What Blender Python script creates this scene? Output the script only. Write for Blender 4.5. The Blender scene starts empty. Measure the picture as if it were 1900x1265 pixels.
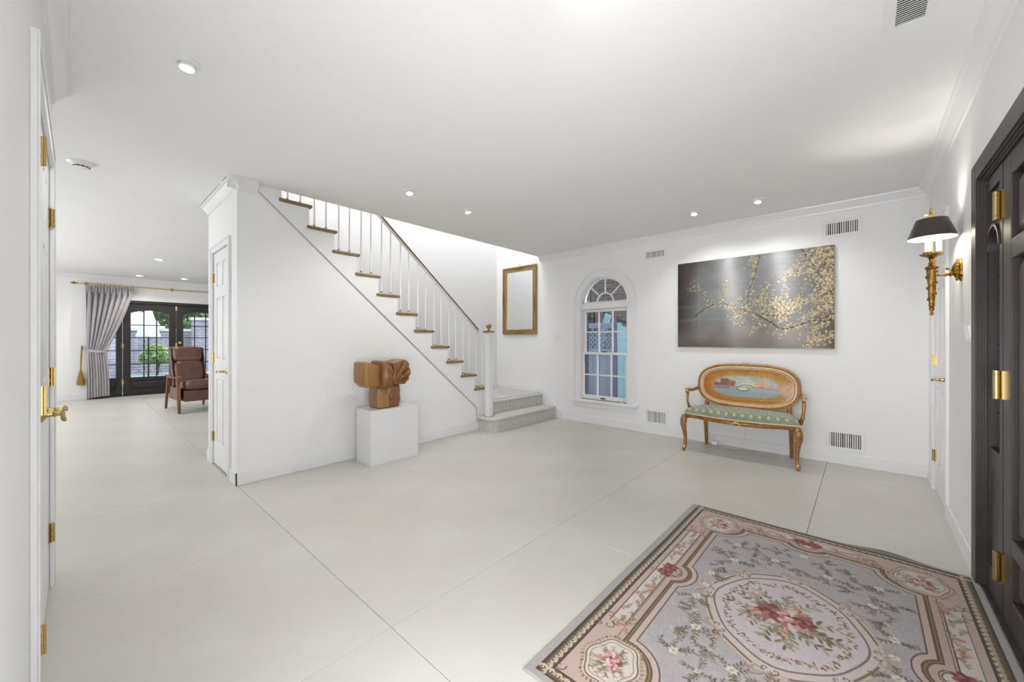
import bpy, bmesh, math, random
import numpy as np
from mathutils import Vector

random.seed(7)
rng = np.random.default_rng(11)
PI = math.pi
scene = bpy.context.scene
COL = scene.collection

# ------------------------------------------------------------------ camera, world, lights, exposure
XB, YS, ZC, YR, XE, XL = 4.947, 3.848, 2.532, -0.425, 0.875, -0.095
YF, YE, YL = 4.814, 4.906, 11.75          # stairwell far wall, end of the stair block, garden wall of the living room

cam_d = bpy.data.cameras.new('camera')
cam = bpy.data.objects.new('camera', cam_d)
COL.objects.link(cam)
cam_d.sensor_width = 36.0
cam_d.lens = 723.61 / 1900 * 36.0
cam_d.shift_y = -1.44 / 1900
cam_d.clip_start = 0.02
cam.location = (0, 0, 1.2)
cam.rotation_euler = (PI / 2, 0, 0.7331 - PI / 2)
scene.camera = cam

scene.view_settings.view_transform = 'Standard'
scene.view_settings.look = 'None'
scene.view_settings.gamma = 1.0
scene.view_settings.exposure = 0.15
try:
    scene.view_settings.use_curve_mapping = False
except Exception:
    pass

world = bpy.data.worlds.new('sky')
scene.world = world
world.use_nodes = True
_bg = world.node_tree.nodes['Background']
_bg.inputs[0].default_value = (0.80, 0.90, 1.0, 1)


def add_light(name, kind, loc, power, size=0.1, size_y=None, rot=(0, 0, 0), color=(1, 1, 1), spot=None, blend=0.5):
    d = bpy.data.lights.new(name, kind)
    d.energy = power
    d.color = color
    if kind == 'AREA':
        if size_y:
            d.shape = 'RECTANGLE'; d.size = size; d.size_y = size_y
        else:
            d.shape = 'DISK'; d.size = size
    elif kind == 'SPOT':
        d.shadow_soft_size = size; d.spot_size = spot or 1.9; d.spot_blend = blend
    else:
        d.shadow_soft_size = size
    o = bpy.data.objects.new(name, d)
    o.location = loc; o.rotation_euler = rot
    COL.objects.link(o)
    return o


LP = dict(cam=58, door=12, sky=60, livleft=80, livback=7, livtop=3, d1=26, d2=14, d3=50, d4=17, d5=16, liv=36, sconce=9, fr=17, pas=1, far=1, sun=1.8, world=1.5)
COOL = (0.968, 0.983, 1.0)
_bg.inputs[1].default_value = LP['world']
add_light('camera_side_fill', 'AREA', (-0.075, 0.30, 1.15), LP['cam'], 1.5, 1.25, rot=(0, -PI/2-0.12, 0), color=COOL)  # added fill beside the camera, no lamp of the room
add_light('door_side_fill', 'AREA', (0.72, -0.40, 1.15), LP['door'], 1.4, 1.5, rot=(PI/2+0.12, 0, 0), color=COOL)  # added fill against the entry wall, out of view
add_light('stair_skylight', 'AREA', (2.9, 4.33, 4.9), LP['sky'], 3.2, 0.8, color=COOL)
add_light('living_left_fill', 'AREA', (-1.62, 7.6, 1.5), LP['livleft'], 2.0, 6.5, rot=(0, -PI / 2, 0), color=COOL)  # added fill in front of the left wall, which has no window
add_light('living_rear_fill', 'AREA', (3.1, 4.96, 1.35), LP['livback'], 3.6, 1.8, rot=(PI/2, 0, 0), color=COOL)  # unseen fill behind the stair block, added to light the far wall
add_light('living_top_fill', 'AREA', (3.7, 8.4, 2.50), LP['livtop'], 2.4, 5.0, color=COOL)  # unseen overhead fill added for the living room
add_light('passage_fill', 'AREA', (-0.95, 3.18, 1.25), LP['pas'], 1.2, 2.0, rot=(PI/2, 0, 0), color=COOL)  # added fill round the passage corner, out of view
add_light('garden_sun', 'SUN', (0, 20, 10), LP['sun'], rot=(math.radians(38), math.radians(18), 0), color=(1, 0.97, 0.9)).data.angle = 0.05


# ------------------------------------------------------------------ helpers
_root = {}                                     # world location of a thing's root, inherited by its parts


def tag(o, label=None, cat=None, group=None, kind=None):
    if label: o['label'] = label
    if cat: o['category'] = cat
    if group: o['group'] = group
    if kind: o['kind'] = kind
    return o


def empty(name, loc, label=None, cat=None, group=None, kind=None, rz=0):
    o = bpy.data.objects.new(name, None)
    o.location = loc; o.rotation_euler = (0, 0, rz); o.empty_display_size = 0.05
    COL.objects.link(o)
    _root[o.name] = Vector(loc)
    return tag(o, label, cat, group, kind)


def adopt(o, parent):
    if parent is not None:
        o.parent = parent
        _root[o.name] = _root.get(parent.name, Vector((0, 0, 0)))


class MB:
    def __init__(s):
        s.v = []; s.f = []

    def quad_box(s, p):                        # eight corners, bottom ring then top ring
        b = len(s.v); s.v += [tuple(q) for q in p]
        s.f += [(b, b+3, b+2, b+1), (b+4, b+5, b+6, b+7)] + [(b+i, b+(i+1) % 4, b+4+(i+1) % 4, b+4+i) for i in range(4)]
        return s

    def box(s, x0, x1, y0, y1, z0, z1):
        return s.quad_box([(x0, y0, z0), (x1, y0, z0), (x1, y1, z0), (x0, y1, z0), (x0, y0, z1), (x1, y0, z1), (x1, y1, z1), (x0, y1, z1)])

    def mbox(s, mp, a0, a1, b0, b1, c0, c1):
        return s.quad_box([mp(a0, b0, c0), mp(a1, b0, c0), mp(a1, b1, c0), mp(a0, b1, c0), mp(a0, b0, c1), mp(a1, b0, c1), mp(a1, b1, c1), mp(a0, b1, c1)])

    def frustum(s, mp, a0, a1, b0, b1, c0, c1, ins):
        return s.quad_box([mp(a0, b0, c0), mp(a1, b0, c0), mp(a1, b1, c0), mp(a0, b1, c0),
                           mp(a0+ins, b0+ins, c1), mp(a1-ins, b0+ins, c1), mp(a1-ins, b1-ins, c1), mp(a0+ins, b1-ins, c1)])

    def prism(s, pts, mp, c0, c1):
        b = len(s.v); n = len(pts)
        s.v += [tuple(mp(p[0], p[1], c0)) for p in pts] + [tuple(mp(p[0], p[1], c1)) for p in pts]
        s.f += [tuple(range(b+n-1, b-1, -1)), tuple(range(b+n, b+2*n))]
        s.f += [(b+i, b+(i+1) % n, b+n+(i+1) % n, b+n+i) for i in range(n)]
        return s

    def ring(s, o, i, mp, c0, c1, closed=True):
        b = len(s.v); n = len(o)
        for loop, c in ((o, c0), (i, c0), (o, c1), (i, c1)):
            s.v += [tuple(mp(p[0], p[1], c)) for p in loop]
        m = n if closed else n-1
        for k in range(m):
            j = (k+1) % n
            s.f += [(b+k, b+j, b+n+j, b+n+k), (b+2*n+k, b+3*n+k, b+3*n+j, b+2*n+j), (b+k, b+2*n+k, b+2*n+j, b+j), (b+n+k, b+n+j, b+3*n+j, b+3*n+k)]
        if not closed:
            for k in (0, n-1):
                s.f.append((b+k, b+n+k, b+3*n+k, b+2*n+k))
        return s

    def tube(s, path, rad, n=10, closed=False, flat=None):
        path = [Vector(p) for p in path]; m = len(path)
        if not hasattr(rad, '__len__'): rad = [rad]*m
        b = len(s.v); up = None
        for k in range(m):
            if closed: t = path[(k+1) % m]-path[k-1]
            else: t = path[min(k+1, m-1)]-path[max(k-1, 0)]
            t.normalize()
            if up is None:
                up = Vector((0, 0, 1)) if abs(t.z) < 0.9 else Vector((1, 0, 0))
            u = (up-t*up.dot(t))
            if u.length < 1e-5: u = t.orthogonal()
            u.normalize(); w = t.cross(u); up = u
            for q in range(n):
                a = 2*PI*q/n
                s.v.append(tuple(path[k]+(u*math.cos(a)+w*math.sin(a)*(flat or 1))*rad[k]))
        for k in range(m if closed else m-1):
            for q in range(n):
                A = b+k*n+q; B = b+k*n+(q+1) % n; k2 = (k+1) % m
                s.f.append((A, B, b+k2*n+(q+1) % n, b+k2*n+q))
        if not closed:
            s.f += [tuple(range(b+n-1, b-1, -1)), tuple(range(b+(m-1)*n, b+m*n))]
        return s

    def lathe(s, prof, org, n=24, mp=None, sx=1, sy=1, wob=None):
        b = len(s.v); m = len(prof); ox, oy, oz = org
        for r, z in prof:
            for q in range(n):
                a = 2*PI*q/n
                rr = max(r, 1e-4)*(wob(a, z) if wob else 1)
                p = (rr*math.cos(a)*sx, rr*math.sin(a)*sy, z)
                if mp: p = mp(*p)
                s.v.append((ox+p[0], oy+p[1], oz+p[2]))
        for k in range(m-1):
            for q in range(n):
                s.f.append((b+k*n+q, b+k*n+(q+1) % n, b+(k+1)*n+(q+1) % n, b+(k+1)*n+q))
        if prof[0][0] > 1e-3: s.f.append(tuple(range(b+n-1, b-1, -1)))
        if prof[-1][0] > 1e-3: s.f.append(tuple(range(b+(m-1)*n, b+m*n)))
        return s

    def surf(s, P, nu, nv, wrap=False):
        b = len(s.v)
        for j in range(nv):
            for i in range(nu):
                s.v.append(tuple(P(i, j)))
        for j in range(nv-1):
            for i in range(nu if wrap else nu-1):
                i2 = (i+1) % nu
                s.f.append((b+j*nu+i, b+j*nu+i2, b+(j+1)*nu+i2, b+(j+1)*nu+i))
        return s

    def blob(s, c, r, n=16, m=12, e=1.0, fn=None):
        """superellipsoid, e below 1 is boxy"""
        def sp(x, k): return math.copysign(abs(x)**k, x)
        def P(i, j):
            a = 2*PI*i/n; b = -PI/2+PI*j/(m-1)
            p = Vector((sp(math.cos(b), e)*sp(math.cos(a), e), sp(math.cos(b), e)*sp(math.sin(a), e), sp(math.sin(b), e)))
            p = Vector((p.x*r[0], p.y*r[1], p.z*r[2]))
            if fn: p = fn(p)
            return (c[0]+p.x, c[1]+p.y, c[2]+p.z)
        return s.surf(P, n, m, True)

    def build(s, name, mat, parent=None, smooth=30, bevel=None, world=True, kind=None, label=None, recalc=True):
        me = bpy.data.meshes.new(name)
        off = _root.get(parent.name, Vector((0, 0, 0))) if (parent is not None and world) else Vector((0, 0, 0))
        me.from_pydata([(v[0]-off.x, v[1]-off.y, v[2]-off.z) for v in s.v], [], s.f)
        if recalc:
            bm = bmesh.new(); bm.from_mesh(me)
            bmesh.ops.recalc_face_normals(bm, faces=bm.faces); bm.to_mesh(me); bm.free()
        if mat: me.materials.append(mat)
        if smooth:
            me.polygons.foreach_set('use_smooth', [True]*len(me.polygons))
            me.set_sharp_from_angle(angle=math.radians(smooth))
        me.update()
        o = bpy.data.objects.new(name, me); COL.objects.link(o)
        adopt(o, parent)
        if bevel:
            m = o.modifiers.new('edge', 'BEVEL'); m.width = bevel; m.segments = 2; m.limit_method = 'ANGLE'; m.angle_limit = math.radians(40)
        if kind: o['kind'] = kind
        if label: o['label'] = label
        return o


def copy_tree(o, parent=None, loc=None):
    c = o.copy(); COL.objects.link(c)
    for k in ('label',):
        pass
    if parent is not None: c.parent = parent
    if loc is not None: c.location = loc
    _root[c.name] = Vector(c.location) if parent is None else _root.get(parent.name, Vector((0, 0, 0)))
    for ch in list(o.children): copy_tree(ch, c)
    return c


def mpXZ(y0, sgn=-1):                            # wall facing -Y (sgn -1) or +Y: (x, z, out)
    return lambda a, b, c: (a, y0+sgn*c, b)


def mpYZ(x0, sgn=-1):                            # wall facing -X or +X: (y, z, out)
    return lambda a, b, c: (x0+sgn*c, a, b)


def mpXY(z0, sgn=1):
    return lambda a, b, c: (a, b, z0+sgn*c)


# ------------------------------------------------------------------ materials
def lin(c):
    return tuple((x/12.92 if x <= 0.04045 else ((x+0.055)/1.055)**2.4) for x in c)


def hexc(h):
    return lin(tuple(int(h[i:i+2], 16)/255 for i in (0, 2, 4)))


def mat(name, color, rough=0.5, metal=0.0, noise=None, bump=None, coat=0, vcol=None, emit=None, aniso=0, sheen=0, spec=None, wood=None):
    """noise = (scale, second colour, detail, stretch); bump = (scale, strength, stretch)"""
    m = bpy.data.materials.new(name); m.use_nodes = True
    nt = m.node_tree; N = nt.nodes; L = nt.links; b = N['Principled BSDF']
    b.inputs['Base Color'].default_value = (*color, 1)
    b.inputs['Roughness'].default_value = rough
    b.inputs['Metallic'].default_value = metal
    if spec is not None: b.inputs['Specular IOR Level'].default_value = spec
    if coat: b.inputs['Coat Weight'].default_value = coat; b.inputs['Coat Roughness'].default_value = 0.08
    if sheen: b.inputs['Sheen Weight'].default_value = sheen
    if aniso:
        b.inputs['Anisotropic'].default_value = aniso
    tc = N.new('ShaderNodeTexCoord')

    def mapping(st):
        mp = N.new('ShaderNodeMapping'); mp.inputs['Scale'].default_value = st
        L.new(tc.outputs['Object'], mp.inputs['Vector']); return mp
    if noise:
        sc, c2, det, st = noise
        mp = mapping(st); n = N.new('ShaderNodeTexNoise'); n.inputs['Scale'].default_value = sc; n.inputs['Detail'].default_value = det
        L.new(mp.outputs[0], n.inputs['Vector'])
        cr = N.new('ShaderNodeValToRGB'); cr.color_ramp.elements[0].position = 0.32; cr.color_ramp.elements[1].position = 0.68
        cr.color_ramp.elements[0].color = (*color, 1); cr.color_ramp.elements[1].color = (*c2, 1)
        L.new(n.outputs['Fac'], cr.inputs[0]); L.new(cr.outputs[0], b.inputs['Base Color'])
    if wood:
        sc, c2, st = wood
        mp = mapping(st); n = N.new('ShaderNodeTexWave'); n.inputs['Scale'].default_value = sc; n.inputs['Distortion'].default_value = 6
        n.inputs['Detail'].default_value = 4; n.inputs['Detail Scale'].default_value = 1.5
        L.new(mp.outputs[0], n.inputs['Vector'])
        cr = N.new('ShaderNodeValToRGB'); cr.color_ramp.elements[0].color = (*color, 1); cr.color_ramp.elements[1].color = (*c2, 1)
        L.new(n.outputs['Fac'], cr.inputs[0]); L.new(cr.outputs[0], b.inputs['Base Color'])
    if vcol:
        a = N.new('ShaderNodeAttribute'); a.attribute_name = vcol; L.new(a.outputs['Color'], b.inputs['Base Color'])
    if bump:
        sc, strn, st = bump
        mp = mapping(st); n = N.new('ShaderNodeTexNoise'); n.inputs['Scale'].default_value = sc; n.inputs['Detail'].default_value = 5
        L.new(mp.outputs[0], n.inputs['Vector'])
        bp = N.new('ShaderNodeBump'); bp.inputs['Strength'].default_value = strn; bp.inputs['Distance'].default_value = 0.004
        L.new(n.outputs['Fac'], bp.inputs['Height']); L.new(bp.outputs[0], b.inputs['Normal'])
    if emit:
        b.inputs['Emission Color'].default_value = (*emit[0], 1); b.inputs['Emission Strength'].default_value = emit[1]
    return m


def glass_mat(name, tint=(1, 1, 1), refl=0.06):
    m = bpy.data.materials.new(name); m.use_nodes = True
    nt = m.node_tree; N = nt.nodes; L = nt.links
    for n in list(N): N.remove(n)
    out = N.new('ShaderNodeOutputMaterial'); mix = N.new('ShaderNodeMixShader'); tr = N.new('ShaderNodeBsdfTransparent'); gl = N.new('ShaderNodeBsdfGlossy')
    fr = N.new('ShaderNodeFresnel'); fr.inputs[0].default_value = 1.45
    tr.inputs[0].default_value = (*tint, 1); gl.inputs['Roughness'].default_value = 0.01
    L.new(fr.outputs[0], mix.inputs[0]); L.new(tr.outputs[0], mix.inputs[1]); L.new(gl.outputs[0], mix.inputs[2]); L.new(mix.outputs[0], out.inputs[0])
    return m


ONE = (1, 1, 1)
M = dict(
    wall=mat('white_wall_paint', (0.87, 0.87, 0.87), 0.6, noise=(3, (0.88, 0.88, 0.88), 3, ONE), bump=(180, 0.03, ONE)),
    ceil=mat('white_ceiling_paint', (0.88, 0.88, 0.875), 0.8, noise=(2, (0.89, 0.89, 0.885), 3, ONE)),
    trim=mat('white_gloss_paint', (0.84, 0.84, 0.845), 0.28, noise=(2, (0.85, 0.85, 0.855), 2, ONE)),
    tile=mat('beige_stone_tile', (0.585, 0.56, 0.515), 0.36, noise=(1.7, (0.64, 0.62, 0.58), 9, ONE), bump=(60, 0.03, ONE), spec=0.4),
    grout=mat('tile_grout', (0.27, 0.25, 0.22), 0.9, noise=(30, (0.31, 0.29, 0.26), 3, ONE)),
    brass=mat('polished_brass', hexc('bfa66c'), 0.27, 1.0, bump=(40, 0.02, ONE)),
    gilt=mat('gilded_metal', hexc('b18a45'), 0.36, 1.0, noise=(60, hexc('7d5f2c'), 4, ONE), bump=(90, 0.25, ONE)),
    giltlight=mat('pale_gilt', hexc('e6cfa0'), 0.35, 0.55, noise=(70, hexc('b98f45'), 4, ONE), bump=(120, 0.2, ONE)),
    frame=mat('antique_gold_frame', hexc('b39a64'), 0.42, 0.35, noise=(45, hexc('8c774c'), 5, ONE), bump=(110, 0.4, ONE)),
    tread=mat('oak_tread', hexc('96805c'), 0.45, 0, noise=(14, hexc('6b573d'), 5, (1, 8, 8))),
    rail=mat('bronze_brown_rail', hexc('957d52'), 0.4, 0.2, noise=(20, hexc('715c3b'), 3, ONE)),
    carpet=mat('grey_carpet', hexc('dcd9d4'), 0.98, 0, noise=(55, hexc('bebbb6'), 8, ONE), bump=(240, 0.8, ONE), sheen=0.3),
    dark=mat('dark_brown_door_paint', hexc('3b3231'), 0.42, 0, noise=(6, hexc('332b2a'), 3, ONE), bump=(30, 0.03, ONE)),
    black=mat('black_door_paint', hexc('262220'), 0.45, 0, noise=(6, hexc('211e1c'), 3, ONE)),
    void=mat('dark_parts_and_recess_shade', (0.02, 0.02, 0.022), 0.9, noise=(6, (0.03, 0.03, 0.03), 2, ONE)),
    glass=glass_mat('window_glass'),
    leaded=mat('dark_leaded_glass', hexc('1d2233'), 0.35, 0, noise=(14, hexc('39435f'), 4, ONE), bump=(60, 0.6, ONE), spec=0.25),
    mirror=mat('silvered_mirror', (0.90, 0.91, 0.92), 0.03, 1.0, noise=(2, (0.91, 0.92, 0.93), 1, ONE)),
    bulb=mat('warm_bulb_glow', (1, 1, 1), 0.3, emit=((1, 0.93, 0.8), 14), noise=(3, (1, 1, 1), 1, ONE)),
    lamp=mat('downlight_glow', (1, 1, 1), 0.3, emit=((1, 0.98, 0.95), 9), noise=(3, (1, 1, 1), 1, ONE)),
)

# ------------------------------------------------------------------ setting: floor and its tiles
MB().box(-2.2, 7.4, -1.9, 12.0, -0.13, -0.012).build('floor', M['grout'], kind='structure', smooth=None)
floor = bpy.data.objects['floor']
GX, GY, PX, PY = 0.875, 0.262, 1.185, 1.208
tile_mesh = None
for i in range(-3, 6):
    for j in range(-2, 10):
        x0, y0 = GX+PX*i, GY+PY*j
        if x0+PX < -1.65 or x0 > 5.0 or y0 > 11.9: continue
        if i < -1 and j < 2: continue
        if i > 3 or y0 < -1.6: continue
        if tile_mesh is None:
            g = 0.0012
            o = MB().box(g, PX-g, g, PY-g, -0.012, 0.0).build('tile', M['tile'], None, smooth=None)
            tile_mesh = o.data
            bm = bmesh.new(); bm.from_mesh(tile_mesh)
            top = [e for e in bm.edges if all(v.co.z > -0.001 for v in e.verts)]
            bmesh.ops.bevel(bm, geom=top, offset=0.0012, segments=1, affect='EDGES'); bm.to_mesh(tile_mesh); bm.free()
        else:
            o = bpy.data.objects.new('tile', tile_mesh); COL.objects.link(o)
        o.parent = floor; o.location = (x0, y0, random.uniform(-0.0004, 0.0))

# ------------------------------------------------------------------ walls
def wallbox(name, *a, m='wall'):
    return MB().box(*a).build(name, M[m], kind='structure', smooth=None)


WY0, WY1, WZ0, WSP, WR, WC = 2.355, 3.095, 0.345, 1.735, 0.370, 2.725   # side window: right, left, sill, spring, radius, centre


def arc(c, z, r, a0, a1, n):
    return [(c+r*math.cos(a0+(a1-a0)*k/n), z+r*math.sin(a0+(a1-a0)*k/n)) for k in range(n+1)]


mb = MB(); mpb = mpYZ(XB, 1)
mb.mbox(mpb, YR-0.2, WY0, 0, 5.2, 0, 0.16)
mb.mbox(mpb, WY1, YF+0.1, 0, 5.2, 0, 0.16)
mb.mbox(mpb, WY0, WY1, 0, WZ0, 0, 0.16)
ar = arc(WC, WSP, WR, 0, PI, 28)
mb.prism([(WY0, 5.2), (WY0, WSP)] + ar[::-1] + [(WY1, WSP), (WY1, 5.2)], mpb, 0, 0.16)
mb.build('wall_back', M['wall'], kind='structure', smooth=None)

# right wall, with the closet opening and the entry opening
mb = MB(); mpr = mpXZ(YR, -1)
for a0, a1, b0, b1 in ((4.60, XB, 0, ZC), (3.93, 4.60, 2.035, ZC), (3.00, 3.93, 0, ZC), (1.2, 3.00, 2.005, ZC), (-0.4, 1.2, 0, ZC)):
    mb.mbox(mpr, a0, a1, b0, b1, 0, 0.16)
mb.build('wall_right', M['wall'], kind='structure', smooth=None)
# left wall with the twin closet doors
mb = MB(); mpl = mpYZ(XL, -1)
for a0, a1, b0, b1 in ((-0.6, 1.84, 0, ZC), (1.84, 2.93, 2.04, ZC), (2.93, 3.12, 0, ZC)):
    mb.mbox(mpl, a0, a1, b0, b1, 0, 0.14)
mb.build('wall_left', M['wall'], kind='structure', smooth=None)
wallbox('wall_closet', -0.8, -0.72, 1.6, 3.2, 0, ZC)
wallbox('wall_hall_side', -1.72, -0.236, 3.04, 3.12, 0, ZC)
wallbox('wall_living_left', -1.80, -1.70, 3.04, YL+0.1, 0, ZC)
wallbox('wall_behind_camera', XL-0.2, -0.098, -0.62, -0.42, 0, ZC)
# garden wall of the living room, opening X -0.30..3.28, Z 0..2.06
mb = MB(); mpg = mpXZ(YL, 1)
for a0, a1, b0, b1 in ((-1.8, 0.12, 0, ZC), (0.12, 3.30, 2.06, ZC), (3.30, 7.2, 0, ZC)):
    mb.mbox(mpg, a0, a1, b0, b1, 0, 0.18)
mb.build('wall_living_far', M['wall'], kind='structure', smooth=None)
wallbox('wall_living_right', 5.3, 5.4, YE, YL, 0, ZC)
wallbox('wall_stair_rear', XE+0.10, 5.3, YF, YE, 0, 5.2)
wallbox('wall_stairwell_top', 0.70, 0.79, YS+0.01, YE, ZC+0.29, 5.19)

# stair block: end wall with closet door, stair-side wall following the steps
mb = MB(); mpe = mpYZ(XE, 1)
for a0, a1, b0, b1 in ((YS+0.1, 4.105, 0, ZC), (4.105, 4.70, 2.04, ZC), (4.70, YE, 0, ZC)):
    mb.mbox(mpe, a0, a1, b0, b1, 0, 0.10)
mb.build('wall_stair_end', M['wall'], kind='structure', smooth=None)

NT = 13
RUN, RISE = 0.2323, 0.19
def rx(k): return 3.784-RUN*k                   # nosing end of tread k
def tz(k): return 0.56+RISE*k                   # top of tread k
prof = [(XE, 0), (3.60, 0), (3.60, 0.186), (3.745, 0.186), (3.745, tz(0)-0.03)]
for k in range(0, 11):
    if k > 0: prof.append((rx(k)-0.025, tz(k-1)-0.03)); prof.append((rx(k)-0.025, tz(k)-0.03))
prof += [(rx(11)-0.025, tz(10)-0.03), (rx(11)-0.025, ZC), (XE, ZC)]
MB().prism(prof, mpXZ(YS, 1), 0, 0.10).build('wall_stair_side', M['wall'], kind='structure', smooth=None)

# ceiling with the stairwell opening
mb = MB()
mb.box(-1.9, 5.12, -1.9, YS, ZC, ZC+0.28)
mb.box(-1.9, 0.80, YS, YE, ZC, ZC+0.28)
mb.box(-1.9, 5.4, YE, YL+0.2, ZC, ZC+0.28)
mb.build('ceiling', M['ceil'], kind='structure', smooth=None)
MB().box(0.2, 5.2, YS-0.1, YE, 5.2, 5.3).build('ceiling_stairwell', M['ceil'], kind='structure', smooth=None)
wallbox('wall_upper_front', 0.2, XB, YS-0.12, YS-0.001, ZC+0.28, 5.2)

# crown moulding
CP = [(0, 0), (0.070, 0), (0.066, -0.012), (0.052, -0.018), (0.030, -0.045), (0.014, -0.062), (0.010, -0.080), (0, -0.084)]
def crown(name, side, fixed, a0, a1):
    if side == '-X': mp = lambda p, z, c: (fixed-p, c, ZC+z)
    if side == '+X': mp = lambda p, z, c: (fixed+p, c, ZC+z)
    if side == '+Y': mp = lambda p, z, c: (c, fixed+p, ZC+z)
    if side == '-Y': mp = lambda p, z, c: (c, fixed-p, ZC+z)
    return MB().prism(CP, mp, a0, a1).build(name, M['trim'], kind='structure', smooth=None)
crown('trim_1', '-X', XB, YR, YS)
crown('trim_2', '+Y', YR, XL, XB)
crown('trim_3', '-X', XE, YS-0.07, YE)
crown('trim_4', '-Y', YS, XE-0.07, 1.02)
crown('trim_5', '+X', XL, -0.45, 3.19)
crown('trim_6', '-Y', YL, -1.69, 5.29)

# baseboards
def baseb(name, mp, a0, a1, h=0.105):
    mb = MB(); mb.mbox(mp, a0, a1, 0, h, 0, 0.014)
    return mb.build(name, M['trim'], kind='structure', smooth=None, bevel=0.003)
baseb('baseboard_back', mpYZ(XB, -1), YR, 3.43)
baseb('baseboard_right', mpXZ(YR, 1), 3.055, 3.865)
baseb('baseboard_right_corner', mpXZ(YR, 1), 4.67, XB)
baseb('baseboard_stair', mpXZ(YS, -1), XE-0.014, 3.60)
baseb('baseboard_end_front', mpYZ(XE, -1), YS-0.014, 4.045)
baseb('baseboard_end_rear', mpYZ(XE, -1), 4.765, YE)
baseb('baseboard_far', mpXZ(YL, -1), -1.7, 0.11)
baseb('baseboard_living_left', mpYZ(-1.70, 1), 3.12, YL)

# ------------------------------------------------------------------ six-panel doors
def casing(name, mp, a0, a1, top, w=0.062, t=0.019, m='trim', foot=0.0):
    """three boards round an opening a0..a1"""
    r = MB()
    for s0, s1, z0, z1 in ((a0-w, a0, foot, top+w), (a1, a1+w, foot, top+w), (a0, a1, top, top+w)):
        r.mbox(mp, s0, s1, z0, z1, 0, t*0.75)
    e = 0.014
    for s0, s1, z0, z1 in ((a0-w, a0-w+e, foot, top+w), (a1+w-e, a1+w, foot, top+w), (a0-w+e, a1+w-e, top+w-e, top+w)):
        r.mbox(mp, s0, s1, z0, z1, t*0.75, t)
    return r.build(name, M[m], kind='structure', smooth=None, bevel=0.0025)


def hinge(parent, mp, a, z, side, s=1.0, out=0.007):
    """knuckle at a, leaf on the door face to one side and on the jamb edge"""
    r = MB(); h = 0.045*s
    for k in range(3):
        z0 = z-h+k*(2*h/3)+0.001
        P = [mp(a+0.007*s*math.cos(q*PI/6), 0, out+0.007*s*math.sin(q*PI/6)) for q in range(12)]
        r.prism([(q, 0) for q in range(12)], (lambda u, v, c, P=P: (P[int(u)][0], P[int(u)][1], c)), z0, z0+2*h/3-0.002)
    r.mbox(mp, a, a+side*0.030*s, z-h, z+h, 0.0005, 0.003)
    r.mbox(mp, a-side*0.004, a-side*0.0015, z-h, z+h, -0.008, out+0.011)
    for dz in (-0.5, 0.5):
        r.mbox(mp, a+side*0.016*s, a+side*0.021*s, z+dz*h-0.003, z+dz*h+0.003, 0.003, 0.0042)
    return r.build('hinge', M['brass'], parent, smooth=30)


def lever(parent, mp, a, z, d, big=1.0):
    """rosette, neck and curled lever pointing along d"""
    r = MB()
    ctr = mp(a, z, 0)
    def mpl_(x, y, c): 
        p = mp(a+x, z+y, c); return (p[0]-ctr[0], p[1]-ctr[1], p[2]-ctr[2])
    r.lathe([(0.030*big, 0), (0.030*big, 0.004), (0.022*big, 0.010), (0.012*big, 0.016), (0.010*big, 0.030), (0.013*big, 0.034), (0.010*big, 0.040), (0.009*big, 0.052)], ctr, 20, mpl_)
    path = [mp(a, z, 0.046), mp(a+d*0.004, z, 0.054), mp(a+d*0.03, z+0.001, 0.058), mp(a+d*0.065, z+0.002, 0.058), mp(a+d*0.092, z-0.002, 0.058), mp(a+d*0.104, z-0.010, 0.060), mp(a+d*0.100, z-0.017, 0.062)]
    r.tube(path, [0.008*big, 0.009*big, 0.0075*big, 0.0065*big, 0.009*big, 0.010*big, 0.006*big], 10, flat=0.75)
    return r.build('lever_handle', M['brass'], parent, smooth=40)


def panel_door(name, mp, a0, a1, top, rec, z0=0.012, hinges=(), hinge_at=None, lev=None, lab=None, out=0.007):
    root = empty(name, mp((a0+a1)/2, 0, 0), kind='structure', label=lab)
    mpd = lambda a, b, c: mp(a, b, c-rec)
    w = a1-a0; st = min(0.11, w*0.18); mid = st*0.75
    slab = MB(); slab.mbox(mpd, a0, a1, z0, top, -0.030, -0.007)
    slab.build('door_slab', M['trim'], root, smooth=None)
    fr = MB()
    rows = [(0.24, 0.83), (1.02, 1.60), (1.71, 1.93)]
    zs = [z0, 0.24, 0.83, 1.02, 1.60, 1.71, 1.93, top]
    fr.mbox(mpd, a0, a0+st, z0, top, -0.007, 0); fr.mbox(mpd, a1-st, a1, z0, top, -0.007, 0)
    c0, c1 = (a0+a1)/2-mid/2, (a0+a1)/2+mid/2
    for q in (0, 2, 4, 6): fr.mbox(mpd, a0+st, a1-st, zs[q], zs[q+1], -0.007, 0)
    for q0, q1 in rows: fr.mbox(mpd, c0, c1, q0, q1, -0.007, 0)
    fr.build('stile_and_rail', M['trim'], root, smooth=None, bevel=0.003)
    for q0, q1 in rows:
        for u0, u1 in ((a0+st, c0), (c1, a1-st)):
            p = MB(); p.frustum(mpd, u0+0.008, u1-0.008, q0+0.008, q1-0.008, -0.007, -0.0008, 0.022)
            p.build('panel', M['trim'], root, smooth=None)
    if hinge_at:
        for z in hinges: hinge(root, mpd, hinge_at[0], z, hinge_at[1], out=out)
    if lev: lever(root, mpd, *lev)
    return root


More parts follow.
